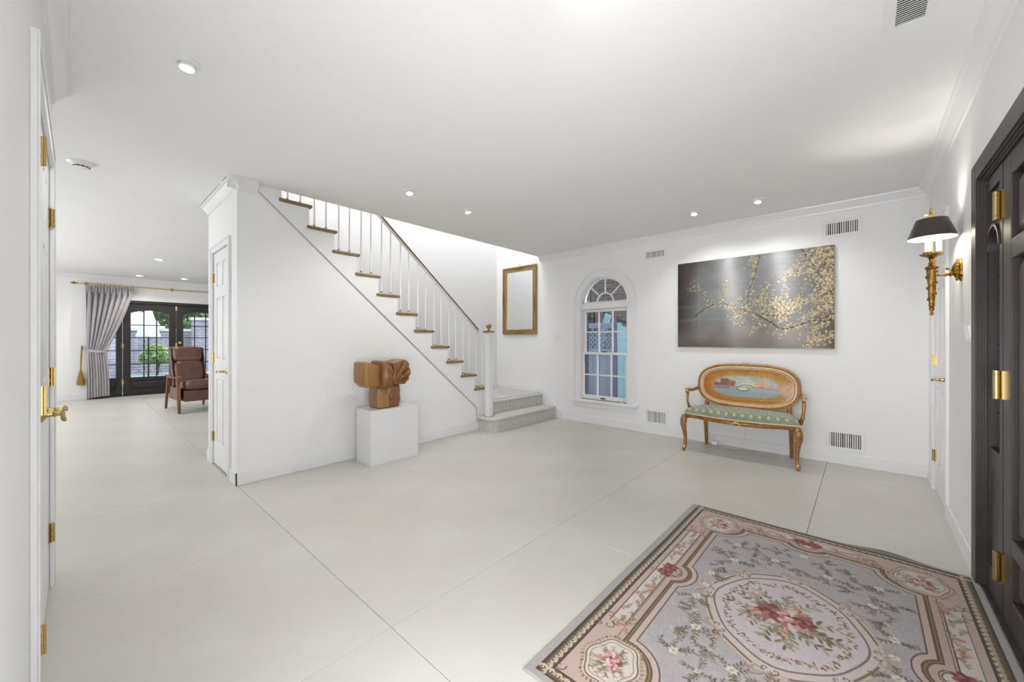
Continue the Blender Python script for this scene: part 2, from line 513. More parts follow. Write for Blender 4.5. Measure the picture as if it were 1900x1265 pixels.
casing('trim_7', mpYZ(XE, -1), 4.105, 4.70, 2.04)
panel_door('door_1', mpYZ(XE, -1), 4.110, 4.695, 2.035, 0.004, hinges=(0.27, 1.03, 1.80), hinge_at=(4.697, -1), lev=(4.175, 0.925, 1), lab='white six-panel closet door with brass lever in the end of the stair block')
casing('trim_8', mpXZ(YR, 1), 3.93, 4.60, 2.035)
panel_door('door_2', mpXZ(YR, 1), 3.935, 4.595, 2.03, 0.004, hinges=(0.28, 1.04, 1.80), hinge_at=(4.597, -1), lev=(4.00, 0.925, 1), lab='white six-panel closet door with brass lever in the corner beyond the wall sconce')
casing('trim_9', mpYZ(XL, 1), 1.845, 2.925, 2.04, w=0.065, t=0.020)
panel_door('door_3', mpYZ(XL, 1), 1.85, 2.383, 2.035, 0.003, hinges=(0.29, 1.016, 1.775), hinge_at=(1.855, 1), lev=(2.33, 0.915, -1), lab='nearer white leaf of the twin closet doors in the left wall', out=0.021)
panel_door('door_4', mpYZ(XL, 1), 2.387, 2.920, 2.035, 0.003, hinges=(0.27, 1.024, 1.79), hinge_at=(2.914, -1), lev=(2.44, 0.915, 1), lab='farther white leaf of the twin closet doors in the left wall', out=0.010)

# ------------------------------------------------------------------ dark entry door with sidelight
mpn = mpXZ(YR, 1)
EC = 0.016
r = MB()
for s0, s1, z0, z1 in ((2.945, 3.045, 0, 2.07), (1.0, 2.945, 1.985, 2.07)):
    r.mbox(mpn, s0, s1, z0, z1, 0, EC)
for k, (w_, c_) in enumerate(((0.006, 0.008), (0.012, -0.002), (0.018, -0.010))):
    r.mbox(mpn, 2.945-w_, 2.945-w_+0.006, 0, 1.985-w_+0.006, -0.05, c_)
    r.mbox(mpn, 1.0, 2.945-w_+0.006, 1.985-w_, 1.985-w_+0.006, -0.05, c_)
r.build('trim_10', M['dark'], kind='structure', smooth=None, bevel=0.002)
MB().mbox(mpn, 1.0, 2.945, 0, 0.018, -0.14, -0.004).build('trim_11', M['dark'], kind='structure', smooth=None)

side = empty('window_2', (2.79, YR, 0.018), kind='structure', label='dark framed sidelight beside the entry door with a tall arched pane')
D0 = -0.018                                        # face of sidelight and door
L0, L1 = 2.645, 2.925
lc, lr = (L0+L1)/2+0.005, 0.098
ar2 = arc(lc, 1.62, lr, 0, PI, 16)
def leafpanel(parent, mat_, a0, a1, z0, z1, c=D0, dep=0.018, ins=0.02):
    p = MB(); p.frustum(mpn, a0+0.006, a1-0.006, z0+0.006, z1-0.006, c-dep, c-dep*0.3, ins); return p.build('panel', mat_, parent, smooth=None)
r = MB()
r.mbox(mpn, L0, lc-lr, 0.02, 1.962, D0-0.035, D0); r.mbox(mpn, lc+lr, L1, 0.02, 1.962, D0-0.035, D0)
r.mbox(mpn, lc-lr, lc+lr, 0.60, 0.70, D0-0.035, D0); r.mbox(mpn, lc-lr, lc+lr, 0.02, 0.15, D0-0.035, D0); r.mbox(mpn, lc-lr, lc+lr, 1.90, 1.962, D0-0.035, D0)
r.prism([(lc-lr, 1.90), (lc-lr, 1.62)] + ar2[::-1] + [(lc+lr, 1.62), (lc+lr, 1.90)], mpn, D0-0.035, D0-0.012)
r.mbox(mpn, lc-lr, lc+lr, 0.15, 0.60, D0-0.035, D0-0.018)
r.build('sidelight_frame', M['dark'], side, smooth=None)
r = MB()
r.ring([(lc+(lr+0.012)*math.cos(PI*k/16), 1.62+(lr+0.012)*math.sin(PI*k/16)) for k in range(17)], ar2, mpn, D0-0.012, D0+0.006, closed=False)
r.ring([(lc+(lr-0.004)*math.cos(PI*k/16), 1.62+(lr-0.004)*math.sin(PI*k/16)) for k in range(17)], [(lc+(lr-0.014)*math.cos(PI*k/16), 1.62+(lr-0.014)*math.sin(PI*k/16)) for k in range(17)], mpn, D0-0.03, D0-0.002, closed=False)
for a in (lc-lr+0.004, lc+lr-0.014): r.mbox(mpn, a, a+0.010, 0.70, 1.62, D0-0.03, D0-0.002)
r.build('arched_moulding', M['dark'], side, smooth=30)
leafpanel(side, M['dark'], lc-lr, lc+lr, 0.15, 0.60)
r = MB()
for z in (0.86, 1.02, 1.18, 1.34, 1.50): r.mbox(mpn, lc-lr, lc+lr, z-0.003, z+0.003, D0-0.032, D0-0.024)
r.mbox(mpn, lc-0.003, lc+0.003, 0.70, 1.71, D0-0.032, D0-0.024)
r.build('lead_came', M['void'], side, smooth=None)
MB().mbox(mpn, lc-lr, lc+lr, 0.70, 1.72, D0-0.030, D0-0.027).build('pane', M['leaded'], side, smooth=None)

door = empty('door_5', (2.18, YR, 0.018), kind='structure', label='dark brown panelled entry door with large brass hinges')
A0, A1 = 1.73, 2.634
r = MB()
r.mbox(mpn, A0, A1, 0.02, 1.962, D0-0.045, D0-0.030)
r.mbox(mpn, A0, A0+0.12, 0.02, 1.962, D0-0.030, D0); r.mbox(mpn, A1-0.12, A1, 0.02, 1.962, D0-0.030, D0)
for z0, z1 in ((0.02, 0.15), (0.335, 0.40), (1.53, 1.61), (1.87, 1.962)): r.mbox(mpn, A0+0.12, A1-0.12, z0, z1, D0-0.030, D0)
r.mbox(mpn, 2.10, 2.20, 0.15, 1.87, D0-0.030, D0-0.001)
r.build('stile_and_rail', M['dark'], door, smooth=None, bevel=0.004)
for u0, u1 in ((A0+0.12, 2.10), (2.20, A1-0.12)):
    for z0, z1 in ((0.15, 0.335), (0.40, 1.53), (1.61, 1.87)):
        leafpanel(door, M['dark'], u0, u1, z0, z1, D0-0.006, 0.022, 0.035)
for z in (0.235, 1.01, 1.775):                     # heavy brass barrel hinges
    r = MB(); ax = (2.630, YR+0.001, z)
    r.lathe([(0.009, -0.062), (0.0112, -0.060), (0.0112, -0.045), (0.0098, -0.044), (0.0098, -0.042), (0.0112, -0.041), (0.0112, 0.041), (0.0098, 0.042), (0.0098, 0.044), (0.0112, 0.045), (0.0112, 0.060), (0.009, 0.062)], ax, 20)
    r.mbox(mpn, 2.602, 2.624, z-0.06, z+0.06, D0, D0+0.009); r.mbox(mpn, 2.600, 2.634, z-0.058, z+0.058, D0, D0+0.005)
    r.build('hinge', M['brass'], door, smooth=40)
r = MB(); r.mbox(mpn, 1.0, 1.725, 0.02, 1.962, D0-0.045, D0-0.004); r.build('trim_12', M['dark'], kind='structure', smooth=None)

# rocker switch between sconce and entry door
sw = empty('light_switch', (3.20, YR, 1.245), 'white triple rocker switch plate on the wall beside the dark entry door', 'light switch')
MB().mbox(mpn, 3.13, 3.27, 1.19, 1.30, 0, 0.006).build('plate', M['trim'], sw, smooth=None, bevel=0.002)
for q in range(3):
    MB().quad_box([mpn(3.142+q*0.042, 1.212, 0.006), mpn(3.172+q*0.042, 1.212, 0.006), mpn(3.172+q*0.042, 1.278, 0.006), mpn(3.142+q*0.042, 1.278, 0.006),
                   mpn(3.142+q*0.042, 1.212, 0.008), mpn(3.172+q*0.042, 1.212, 0.008), mpn(3.172+q*0.042, 1.278, 0.016), mpn(3.142+q*0.042, 1.278, 0.016)]).build('rocker', M['trim'], sw, smooth=None)
sw = empty('light_switch', (XB, 3.53, 1.25), 'white double toggle switch plate on the wall between gold frame and arched window', 'light switch')
mpw = mpYZ(XB, -1)
MB().mbox(mpw, 3.470, 3.588, 1.19, 1.31, 0, 0.006).build('plate', M['trim'], sw, smooth=None, bevel=0.002)
for q in (3.505, 3.553):
    MB().mbox(mpw, q-0.006, q+0.006, 1.238, 1.262, 0.006, 0.009).build('toggle_base', M['trim'], sw, smooth=None)
    MB().quad_box([mpw(q-0.004, 1.244, 0.009), mpw(q+0.004, 1.244, 0.009), mpw(q+0.004, 1.256, 0.009), mpw(q-0.004, 1.256, 0.009),
                   mpw(q-0.003, 1.258, 0.020), mpw(q+0.003, 1.258, 0.020), mpw(q+0.003, 1.266, 0.020), mpw(q-0.003, 1.266, 0.020)]).build('toggle', M['trim'], sw, smooth=None)

# ------------------------------------------------------------------ staircase
stair = empty('staircase', (2.6, YS+0.4, 0), 'white staircase with wood-capped treads, slim white balusters and two carpeted steps at its foot', 'staircase')
for k in range(NT):
    xr = rx(k); xl = xr-RUN-0.045 if k < 12 else xr-0.6
    t = MB(); t.box(xl, xr, YS-0.028, YF-0.004, tz(k)-0.028, tz(k))
    t.build('tread', M['tread'], stair, smooth=None, bevel=0.007)
    if k > 0:
        MB().box(xr-0.040, xr-0.026, YS+0.10, YF-0.004, tz(k-1), tz(k)-0.028).build('riser', M['trim'], stair, smooth=None)
MB().box(rx(0)-0.040, rx(0)-0.026, YS+0.0, YF-0.004, 0.37, tz(0)-0.028).build('riser', M['trim'], stair, smooth=None)
# upper risers close the view above the last visible tread
for k in (11, 12):
    MB().box(rx(k)-0.040, rx(k)-0.026, YS+0.001, YS+0.10, tz(k-1), tz(k)-0.028).build('riser', M['trim'], stair, smooth=None)

# stringer board on the wall face, below it a grey strip standing in for its cast shadow
low = [(1.06, 2.50), (2.10, 1.70), (3.56, 0.335), (3.56, 0.0), (3.598, 0.0)]
sl = lambda x: 2.415-(x-1.10)*0.858
lowl = [(3.56, 0.0), (3.56, sl(3.56)), (1.00, sl(1.00))]
sp = [(1.00, ZC-0.001), (rx(11)-0.025, ZC-0.001)]
for k in range(10, -1, -1):
    sp.append((rx(k+1)-0.025, tz(k)-0.03)); sp.append((rx(k)-0.025 if k else 3.744, tz(k)-0.03))
sp += [(3.744, 0.186), (3.598, 0.186), (3.598, 0.0)]
MB().prism(sp + lowl, mpXZ(YS, -1), 0.0005, 0.010).build('stringer', M['trim'], stair, smooth=None)
n0 = [(1.0, sl(1.0)), (3.56, sl(3.56))]
shadow_strip = MB()
shadow_strip.tube([(1.0, YS-0.008, sl(1.0)-0.004), (3.56, YS-0.008, sl(3.56)-0.004), (3.562, YS-0.008, 0.105)], 0.004, 6)
shadow_strip.build('stringer_shadow_strip', mat('shadow_strip_grey', hexc('a8a8a8'), 0.5, noise=(5, hexc('a0a0a0'), 2, ONE)), stair)  # grey strip puts the shadow under the stringer edge into colour

# handrail: thin bronze-brown strip over a white subrail
HY = YS+0.036
def hz(x): return 1.275+(3.70-x)*0.838
pts = [(3.63, HY, hz(3.63)-0.0), (3.55, HY, hz(3.55)), (2.19, HY, hz(2.19)), (0.6, HY, hz(0.6))]
rl = MB()
for (x0, x1) in ((0.6, 3.625),):
    z0, z1 = hz(x0), hz(x1)
    rl.quad_box([(x0, HY-0.016, z0-0.010), (x1, HY-0.016, z1-0.010), (x1, HY+0.016, z1-0.010), (x0, HY+0.016, z0-0.010), (x0, HY-0.019, z0+0.012), (x1, HY-0.019, z1+0.012), (x1, HY+0.019, z1+0.012), (x0, HY+0.019, z0+0.012)])
rl.build('handrail', M['rail'], stair, smooth=None, bevel=0.006)
rl = MB(); x0, x1 = 0.6, 3.64; z0, z1 = hz(x0)-0.024, hz(x1)-0.024
rl.quad_box([(x0, HY-0.010, z0-0.010), (x1, HY-0.010, z1-0.010), (x1, HY+0.010, z1-0.010), (x0, HY+0.010, z0-0.010), (x0, HY-0.010, z0+0.013), (x1, HY-0.010, z1+0.013), (x1, HY+0.010, z1+0.013), (x0, HY+0.010, z0+0.013)])
rl.build('subrail', M['trim'], stair, smooth=None)
shoe_mesh = None
for k in range(NT):
    for d in (0.193, 0.085):
        x = rx(k)-d; zb = tz(k); zt = hz(x)-0.03
        if x < 0.75: continue
        b = MB(); b.lathe([(0.0085, zb), (0.0085, zb+0.02), (0.0075, zb+0.05), (0.0075, zt)], (x, HY, 0), 10)
        bo = b.build('baluster', M['trim'], stair, smooth=40)
        if shoe_mesh is None:
            s = MB(); s.lathe([(0.023, 0), (0.023, 0.006), (0.014, 0.012), (0.011, 0.020), (0.013, 0.024), (0.009, 0.030)], (0, 0, 0), 16)
            so = s.build('brass_shoe', M['brass'], bo, smooth=40, world=False); shoe_mesh = so.data
        else:
            so = bpy.data.objects.new('brass_shoe', shoe_mesh); COL.objects.link(so); adopt(so, bo)
        so.location = Vector((x, HY, zb))-_root[stair.name]
for k in range(0, 5):                              # little brass link between the two shoes of the lower treads
    s = MB(); a, b_ = rx(k)-0.193, rx(k)-0.085
    s.tube([(a, HY-0.02, tz(k)+0.012), (a+0.03, HY-0.024, tz(k)+0.006), ((a+b_)/2, HY-0.026, tz(k)+0.005), (b_-0.03, HY-0.024, tz(k)+0.006), (b_, HY-0.02, tz(k)+0.012)], 0.0035, 6)
    s.build('brass_link', M['brass'], stair)

# newel post with brass cap and ball
nx0, nx1, ny0, ny1 = 3.63, 3.707, 3.682, 3.759
nw = MB().box(nx0, nx1, ny0, ny1, 0.184, 1.302).build('newel_post', M['trim'], stair, smooth=None, bevel=0.003)
ncx, ncy = (nx0+nx1)/2, (ny0+ny1)/2
c = MB(); c.box(ncx-0.058, ncx+0.058, ncy-0.058, ncy+0.058, 1.302, 1.318); c.box(ncx-0.050, ncx+0.050, ncy-0.050, ncy+0.050, 1.318, 1.326)
c.lathe([(0.026, 1.326), (0.024, 1.332), (0.012, 1.338), (0.011, 1.350), (0.014, 1.354)]+[(0.0365*math.sin(a), 1.386-0.0365*math.cos(a)) for a in np.linspace(0.35, PI, 14)], (ncx, ncy, 0), 24)
c.build('brass_cap', M['frame'], nw, smooth=30)
MB().box(ncx-0.050, ncx+0.050, ncy-0.050, ncy+0.050, 0.180, 0.188).build('base_plate', M['rail'], nw, smooth=None)

# carpeted steps and landing
def carpet_step(z0, z1, pts):
    s = MB(); s.prism(pts, mpXY(0), z0, z1-0.032)
    lip = []
    cx = sum(p[0] for p in pts)/len(pts); cy = sum(p[1] for p in pts)/len(pts)
    for p in pts:
        lip.append((p[0]+(-0.022 if p[0] < cx else 0), p[1]+(-0.022 if p[1] < 3.84 else 0)))
    s2 = MB(); n = len(lip)
    for dz, ins in ((-0.040, 0.014), (-0.030, 0.0), (-0.012, 0.0), (-0.003, 0.006), (0, 0.016)):
        s2.v += [(p[0]+(ins if p[0] < cx else 0), p[1]+(ins if p[1] < 3.84 else 0), z1+dz) for p in lip]
    for q in range(4):
        s2.f += [(q*n+i, q*n+(i+1) % n, (q+1)*n+(i+1) % n, (q+1)*n+i) for i in range(n)]
    s2.f += [tuple(range(n-1, -1, -1)), tuple(range(4*n, 5*n))]
    a = s.build('carpeted_step', M['carpet'], stair, smooth=40)
    s2.build('nosing', M['carpet'], a, smooth=50)
rad = 0.135
p1 = [(3.575+rad+rad*math.cos(a), 3.545+rad+rad*math.sin(a)) for a in np.linspace(PI, 1.5*PI, 12)]
carpet_step(0.0, 0.184, p1 + [(XB-0.001, 3.545), (XB-0.001, 3.90), (3.603, 3.90), (3.575, YS-0.012)])
carpet_step(0.184, 0.362, [(3.748, 3.800), (XB-0.001, 3.800), (XB-0.001, YF-0.001), (3.60, YF-0.001), (3.60, YS+0.101), (3.748, YS+0.101)])
land = mat('pale_landing_carpet', hexc('d0ceca'), 0.9, noise=(9, hexc('b9b6b1'), 8, ONE), bump=(120, 0.5, ONE))
r = MB(); r.box(3.74, XB-0.016, 3.835, YF-0.016, 0.361, 0.372); r.build('landing_mat', land, stair, smooth=None, bevel=0.003)
# skirting board along the steps on the back wall
mpw = mpYZ(XB, -1)
MB().prism([(3.44, 0), (3.44, 0.105), (3.80, 0.44), (YF, 0.44), (YF, 0)], mpw, 0.0005, 0.013).build('baseboard_steps', M['trim'], kind='structure', smooth=None)
MB().box(3.75, XB-0.014, YF-0.013, YF-0.0005, 0.37, 0.44).build('baseboard_landing', M['trim'], kind='structure', smooth=None)

# ------------------------------------------------------------------ arched side window
win = empty('window_1', (XB, WC, WZ0), kind='structure', label='white arched double-hung window left of the blossom picture')
CW = 0.115
oa = arc(WC, WSP, WR+CW, 0, PI, 28); ia = arc(WC, WSP, WR+0.0, 0, PI, 28); ma = arc(WC, WSP, WR+CW-0.03, 0, PI, 28); na = arc(WC, WSP, WR+0.02, 0, PI, 28)
r = MB(); r.ring(oa, ia, mpw, 0, 0.012, closed=False); r.ring(oa, ma, mpw, 0.012, 0.022, closed=False); r.ring(na, ia, mpw, 0.012, 0.018, closed=False)
for a0, a1 in ((WY0-CW, WY0), (WY1, WY1+CW)):
    r.mbox(mpw, a0, a1, WZ0, WSP-0.065, 0, 0.012)
    r.mbox(mpw, a0 if a0 < WY0 else a1-0.03, a0+0.03 if a0 < WY0 else a1, WZ0, WSP-0.065, 0.012, 0.022)
r.build('casing', M['trim'], win, smooth=30)
for a in (WY0-CW/2+0.005, WY1+CW/2-0.005):
    b = MB(); b.mbox(mpw, a-0.060, a+0.060, WSP-0.065, WSP+0.035, 0, 0.024)
    ctr = mpw(a, WSP-0.015, 0.024)
    b.lathe([(0.034, 0), (0.034, 0.006), (0.026, 0.007), (0.024, 0.002), (0.014, 0.002), (0.012, 0.008), (0, 0.010)], ctr, 20, lambda x, y, z: (-z, x, y))
    b.mbox(mpw, a-0.064, a+0.064, WSP-0.075, WSP-0.065, 0, 0.030)
    b.build('rosette_block', M['trim'], win, smooth=30)
r = MB(); r.mbox(mpw, WY0-0.15, WY1+0.15, WZ0-0.035, WZ0, -0.03, 0.055); r.build('sill', M['trim'], win, smooth=None, bevel=0.006)
r = MB(); r.mbox(mpw, WY0-0.12, WY1+0.12, WZ0-0.115, WZ0-0.035, 0, 0.014); r.mbox(mpw, WY0-0.12, WY1+0.12, WZ0-0.055, WZ0-0.035, 0.014, 0.026); r.build('apron', M['trim'], win, smooth=None, bevel=0.003)
r = MB(); r.mbox(mpw, WY0, WY1, WSP-0.085, WSP, -0.11, -0.012); r.build('transom_bar', M['trim'], win, smooth=None, bevel=0.003)
r = MB(); j = 0.012
r.mbox(mpw, WY0, WY0+j, WZ0, WSP, -0.13, -0.0); r.mbox(mpw, WY1-j, WY1, WZ0, WSP, -0.13, -0.0)
r.ring(arc(WC, WSP, WR, 0, PI, 28), arc(WC, WSP, WR-0.016, 0, PI, 28), mpw, -0.13, -0.0, closed=False)
r.build('jamb', M['trim'], win, smooth=30)
dk = mat('shaded_screen_track', hexc('3a3a4c'), 0.6, noise=(6, hexc('33334a'), 2, ONE))  # dark tracks added to darken the bright outer reveal
for a0, a1 in ((WY0+j, WY0+j+0.022), (WY1-j-0.022, WY1-j)):
    MB().mbox(mpw, a0, a1, WZ0, WSP-0.09, -0.17, -0.095).build('screen_track', dk, win, smooth=None)
def sash(name, a0, a1, z0, z1, c, st, bot, top, ncol=3, nrow=2):
    s = MB(); s.mbox(mpw, a0, a0+st, z0, z1, c-0.03, c); s.mbox(mpw, a1-st, a1, z0, z1, c-0.03, c)
    s.mbox(mpw, a0+st, a1-st, z0, z0+bot, c-0.03, c); s.mbox(mpw, a0+st, a1-st, z1-top, z1, c-0.03, c)
    o = s.build(name, M['trim'], win, smooth=None, bevel=0.003)
    A0, A1, Z0, Z1 = a0+st, a1-st, z0+bot, z1-top
    for k in range(1, ncol):
        u = A0+(A1-A0)*k/ncol; MB().mbox(mpw, u-0.009, u+0.009, Z0, Z1, c-0.026, c-0.004).build('muntin', M['trim'], o, smooth=None)
    for k in range(1, nrow):
        u = Z0+(Z1-Z0)*k/nrow; MB().mbox(mpw, A0, A1, u-0.009, u+0.009, c-0.0255, c-0.0045).build('muntin', M['trim'], o, smooth=None)
    for k in range(ncol):
        for q in range(nrow):
            MB().mbox(mpw, A0+(A1-A0)*k/ncol, A0+(A1-A0)*(k+1)/ncol, Z0+(Z1-Z0)*q/nrow, Z0+(Z1-Z0)*(q+1)/nrow, c-0.017, c-0.014).build('pane', M['glass'], o, smooth=None)
    return o
lo = sash('lower_sash', WY0+j, WY1-j, WZ0+0.003, 1.03, -0.022, 0.030, 0.060, 0.036)
up = sash('upper_sash', WY0+j, WY1-j, 1.0, WSP-0.087, -0.060, 0.036, 0.030, 0.040)
r = MB(); r.mbox(mpw, 2.70, 2.775, WZ0+0.020, WZ0+0.036, -0.022, -0.014); r.build('sash_lift', M['void'], lo, smooth=None, bevel=0.004)
r = MB(); r.mbox(mpw, 2.69, 2.76, 1.03, 1.042, -0.045, -0.02); r.build('sash_lock', M['black'], lo, smooth=None, bevel=0.003)
r = MB(); r.mbox(mpw, 2.40, 2.445, WZ0, WZ0+0.012, 0.01, 0.03); r.tube([mpw(2.42, WZ0+0.012, 0.02), mpw(2.42, WZ0+0.03, 0.02), mpw(2.40, WZ0+0.075, 0.012)], 0.005, 8); r.build('crank', mat('steel_crank', hexc('c8c8c4'), 0.3, 0.8, noise=(9, hexc('b0b0aa'), 2, ONE)), win)
# fanlight
fl = MB(); fc = -0.05
fl.ring(arc(WC, WSP, WR-0.016, 0, PI, 28), arc(WC, WSP, WR-0.034, 0, PI, 28), mpw, fc-0.02, fc, closed=False)
fl.mbox(mpw, WC-WR+0.016, WC+WR-0.016, WSP, WSP+0.020, fc-0.02, fc)
fo = fl.build('fanlight', M['trim'], win, smooth=30)
s = MB(); s.ring(arc(WC, WSP+0.01, 0.135, 0, PI, 18), arc(WC, WSP+0.01, 0.118, 0, PI, 18), mpw, fc-0.018, fc-0.002, closed=False); s.build('muntin', M['trim'], fo, smooth=30)
for a in (45, 90, 135):
    a = math.radians(a); d = (math.cos(a), math.sin(a)); n_ = (-d[1]*0.008, d[0]*0.008)
    p0 = (WC+d[0]*0.13, WSP+0.01+d[1]*0.13); p1_ = (WC+d[0]*0.335, WSP+d[1]*0.340)
    MB().prism([(p0[0]+n_[0], p0[1]+n_[1]), (p1_[0]+n_[0], p1_[1]+n_[1]), (p1_[0]-n_[0], p1_[1]-n_[1]), (p0[0]-n_[0], p0[1]-n_[1])], mpw, fc-0.018, fc-0.002).build('muntin', M['trim'], fo, smooth=None)
MB().prism(arc(WC, WSP+0.005, WR-0.018, 0, PI, 28), mpw, fc-0.012, fc-0.009).build('pane', M['glass'], fo, smooth=None)

# ------------------------------------------------------------------ vents
def vent(y0, y1, z0, z1, lab, tilt):
    v = empty('air_vent', (XB, (y0+y1)/2, z0), lab, 'vent', 'wall registers on the picture wall')
    f = 0.028
    r = MB(); r.ring([(y0, z0), (y1, z0), (y1, z1), (y0, z1)], [(y0+f, z0+f), (y1-f, z0+f), (y1-f, z1-f), (y0+f, z1-f)], mpw, 0.0005, 0.008); r.build('frame', M['trim'], v, smooth=None, bevel=0.003)
    MB().mbox(mpw, y0+f, y1-f, z0+f, z1-f, 0.0005, 0.0015).build('duct_shade', M['void'], v, smooth=None)  # near-black sheet stands in for the shade inside the register
    w = y1-y0-2*f; n = max(6, int(round(w/0.0165)))
    sm = None
    for k in range(n):
        u = y0+f+w*(k+0.5)/n; t = 0.0062 if k % 4 else 0.0036
        a = tilt*(0.9 if k != n//2 else 0.2)
        s = MB(); s.quad_box([mpw(u-t*0.55-a*0.003, z0+f, 0.002), mpw(u+t*0.55-a*0.003, z0+f, 0.002), mpw(u+t*0.55-a*0.003, z1-f, 0.002), mpw(u-t*0.55-a*0.003, z1-f, 0.002),
                              mpw(u-t*0.55+a*0.001, z0+f, 0.0045), mpw(u+t*0.55+a*0.001, z0+f, 0.0045), mpw(u+t*0.55+a*0.001, z1-f, 0.0045), mpw(u-t*0.55+a*0.001, z1-f, 0.0045)])
        s.build('slat', M['trim'], v, smooth=None)
    MB().mbox(mpw, y0+0.010, y0+0.016, (z0+z1)/2-0.012, (z0+z1)/2+0.012, 0.008, 0.013).build('damper_knob', M['trim'], v, smooth=None)
vent(1.838, 2.126, 2.238, 2.368, 'small white slatted air register high on the wall above the arched window side', 1)
vent(0.010, 0.300, 2.208, 2.374, 'white slatted air register high on the wall at the picture\'s upper right', -1)
vent(1.826, 2.112, 0.118, 0.312, 'white slatted air register low on the wall between window and settee', 1)
vent(-0.012, 0.272, 0.135, 0.328, 'white slatted air register low on the wall right of the settee', -1)

cv = empty('ceiling_vent', (2.1, -0.14, ZC), 'white ceiling air grille with dark slots near the entry door', 'vent')
mpc = mpXY(ZC, -1)
r = MB(); r.ring([(1.62, -0.215), (2.345, -0.215), (2.345, -0.062), (1.62, -0.062)], [(1.66, -0.188), (2.318, -0.188), (2.318, -0.100), (1.66, -0.100)], mpc, 0.0005, 0.004)
r.build('frame', M['trim'], cv, smooth=None, bevel=0.003)
MB().mbox(mpc, 1.66, 2.318, -0.188, -0.100, 0.0005, 0.0015).build('duct_shade', M['void'], cv, smooth=None)  # near-black sheet stands in for the shade above the grille
for k in range(46):
    u = 1.668+k*0.0142
    MB().quad_box([mpc(u, -0.188, 0.002), mpc(u+0.003, -0.188, 0.002), mpc(u+0.003, -0.100, 0.002), mpc(u, -0.100, 0.002),
                   mpc(u, -0.188, 0.004), mpc(u+0.003, -0.188, 0.004), mpc(u+0.003, -0.100, 0.004), mpc(u, -0.100, 0.004)]).build('slat', M['trim'], cv, smooth=None)

# ------------------------------------------------------------------ smoke detector and downlights
sd = empty('smoke_detector', (0.012, 4.363, ZC), 'round white smoke detector on the ceiling over the passage', 'smoke detector')
r = MB(); r.lathe([(0.074, -0.0005), (0.074, -0.004), (0.064, -0.010), (0.060, -0.014)], (0.012, 4.363, ZC), 32); r.build('mounting_plate', M['trim'], sd, smooth=30)
r = MB(); r.lathe([(0.056, -0.010), (0.054, -0.020), (0.046, -0.026), (0.044, -0.031)], (0.012, 4.363, ZC), 32); r.build('body', M['trim'], sd, smooth=30)
for k in range(12):
    a0 = 2*PI*k/12; a1 = a0+0.34
    p = [(0.0462*math.cos(a), 0.0462*math.sin(a)) for a in np.linspace(a0, a1, 4)] + [(0.040*math.cos(a), 0.040*math.sin(a)) for a in np.linspace(a1, a0, 4)]
    MB().prism([(0.012+q[0], 4.363+q[1]) for q in p], mpXY(ZC-0.0325), -0.004, 0.0035).build('slot', M['void'], sd, smooth=None)
r = MB(); r.lathe([(0.045, -0.036), (0.042, -0.042), (0.020, -0.045), (0, -0.045)], (0.012, 4.363, ZC), 32); r.build('cap', M['trim'], sd, smooth=30)


def downlight(x, y, lab, tilt, power, grp, big=1.0, flush=False):
    d = empty('downlight', (x, y, ZC), lab, 'downlight', grp)
    r = MB(); r.lathe([(0.034*big, -0.0005), (0.052*big, -0.0005), (0.052*big, -0.005), (0.046*big, -0.009), (0.036*big, -0.010), (0.034*big, -0.006)], (x, y, ZC), 28); r.build('trim_ring', M['trim'], d, smooth=30)
    tx, ty = tilt
    if flush:
        MB().lathe([(0.0, -0.006), (0.034*big, -0.006), (0.034*big, -0.004), (0.0, -0.004)], (x, y, ZC), 24).build('lamp', M['lamp'], d, smooth=None)
    else:
        def tl(a, b, c):                           # tilted gimbal
            return (a+tx*(c+0.0)*0.9, b+ty*(c+0.0)*0.9, c-0.012+0.35*(a*tx+b*ty)*-1)
        MB().lathe([(0.033, 0.010), (0.034, -0.014), (0.029, -0.018), (0.027, -0.012)], (x, y, ZC), 24, tl).build('gimbal', M['trim'], d, smooth=30)
        MB().lathe([(0.0, -0.0125), (0.027, -0.0125), (0.027, -0.010), (0.0, -0.010)], (x, y, ZC), 24, tl).build('lamp', M['lamp'], d, smooth=None)
    return d


downlight(0.348, 2.416, 'recessed downlight in the foyer ceiling above the passage, nearest the camera', (0.1, 0.2), 0, 'foyer downlights')
downlight(1.974, 3.007, 'left one of two downlights in front of the staircase', (0.35, 0.55), 0, 'foyer downlights')
downlight(2.653, 3.004, 'right one of two downlights in front of the staircase', (-0.55, 0.5), 0, 'foyer downlights')
downlight(4.274, 1.304, 'left one of two downlights washing the blossom picture', (0.7, 0.1), 0, 'foyer downlights')
downlight(4.304, 0.738, 'right one of two downlights washing the blossom picture', (0.7, -0.1), 0, 'foyer downlights')
downlight(0.882, 8.619, 'living room downlight nearest the passage', (0, 0), 0, 'living room downlights', 1.5, True)
downlight(0.836, 11.069, 'living room downlight nearest the curtain', (0, 0), 0, 'living room downlights', 1.5, True)
downlight(1.528, 10.931, 'living room downlight above the french doors', (0, 0), 0, 'living room downlights', 1.5, True)


def aim(loc, to, power, size=0.03, spot=1.5, blend=0.6, color=(1, 0.97, 0.92)):
    d = Vector(to)-Vector(loc)
    o = add_light('downlight_or_fill_beam', 'SPOT', loc, power, size, spot=spot, blend=blend, color=color)
    o.rotation_euler = d.to_track_quat('-Z', 'Y').to_euler()
    return o


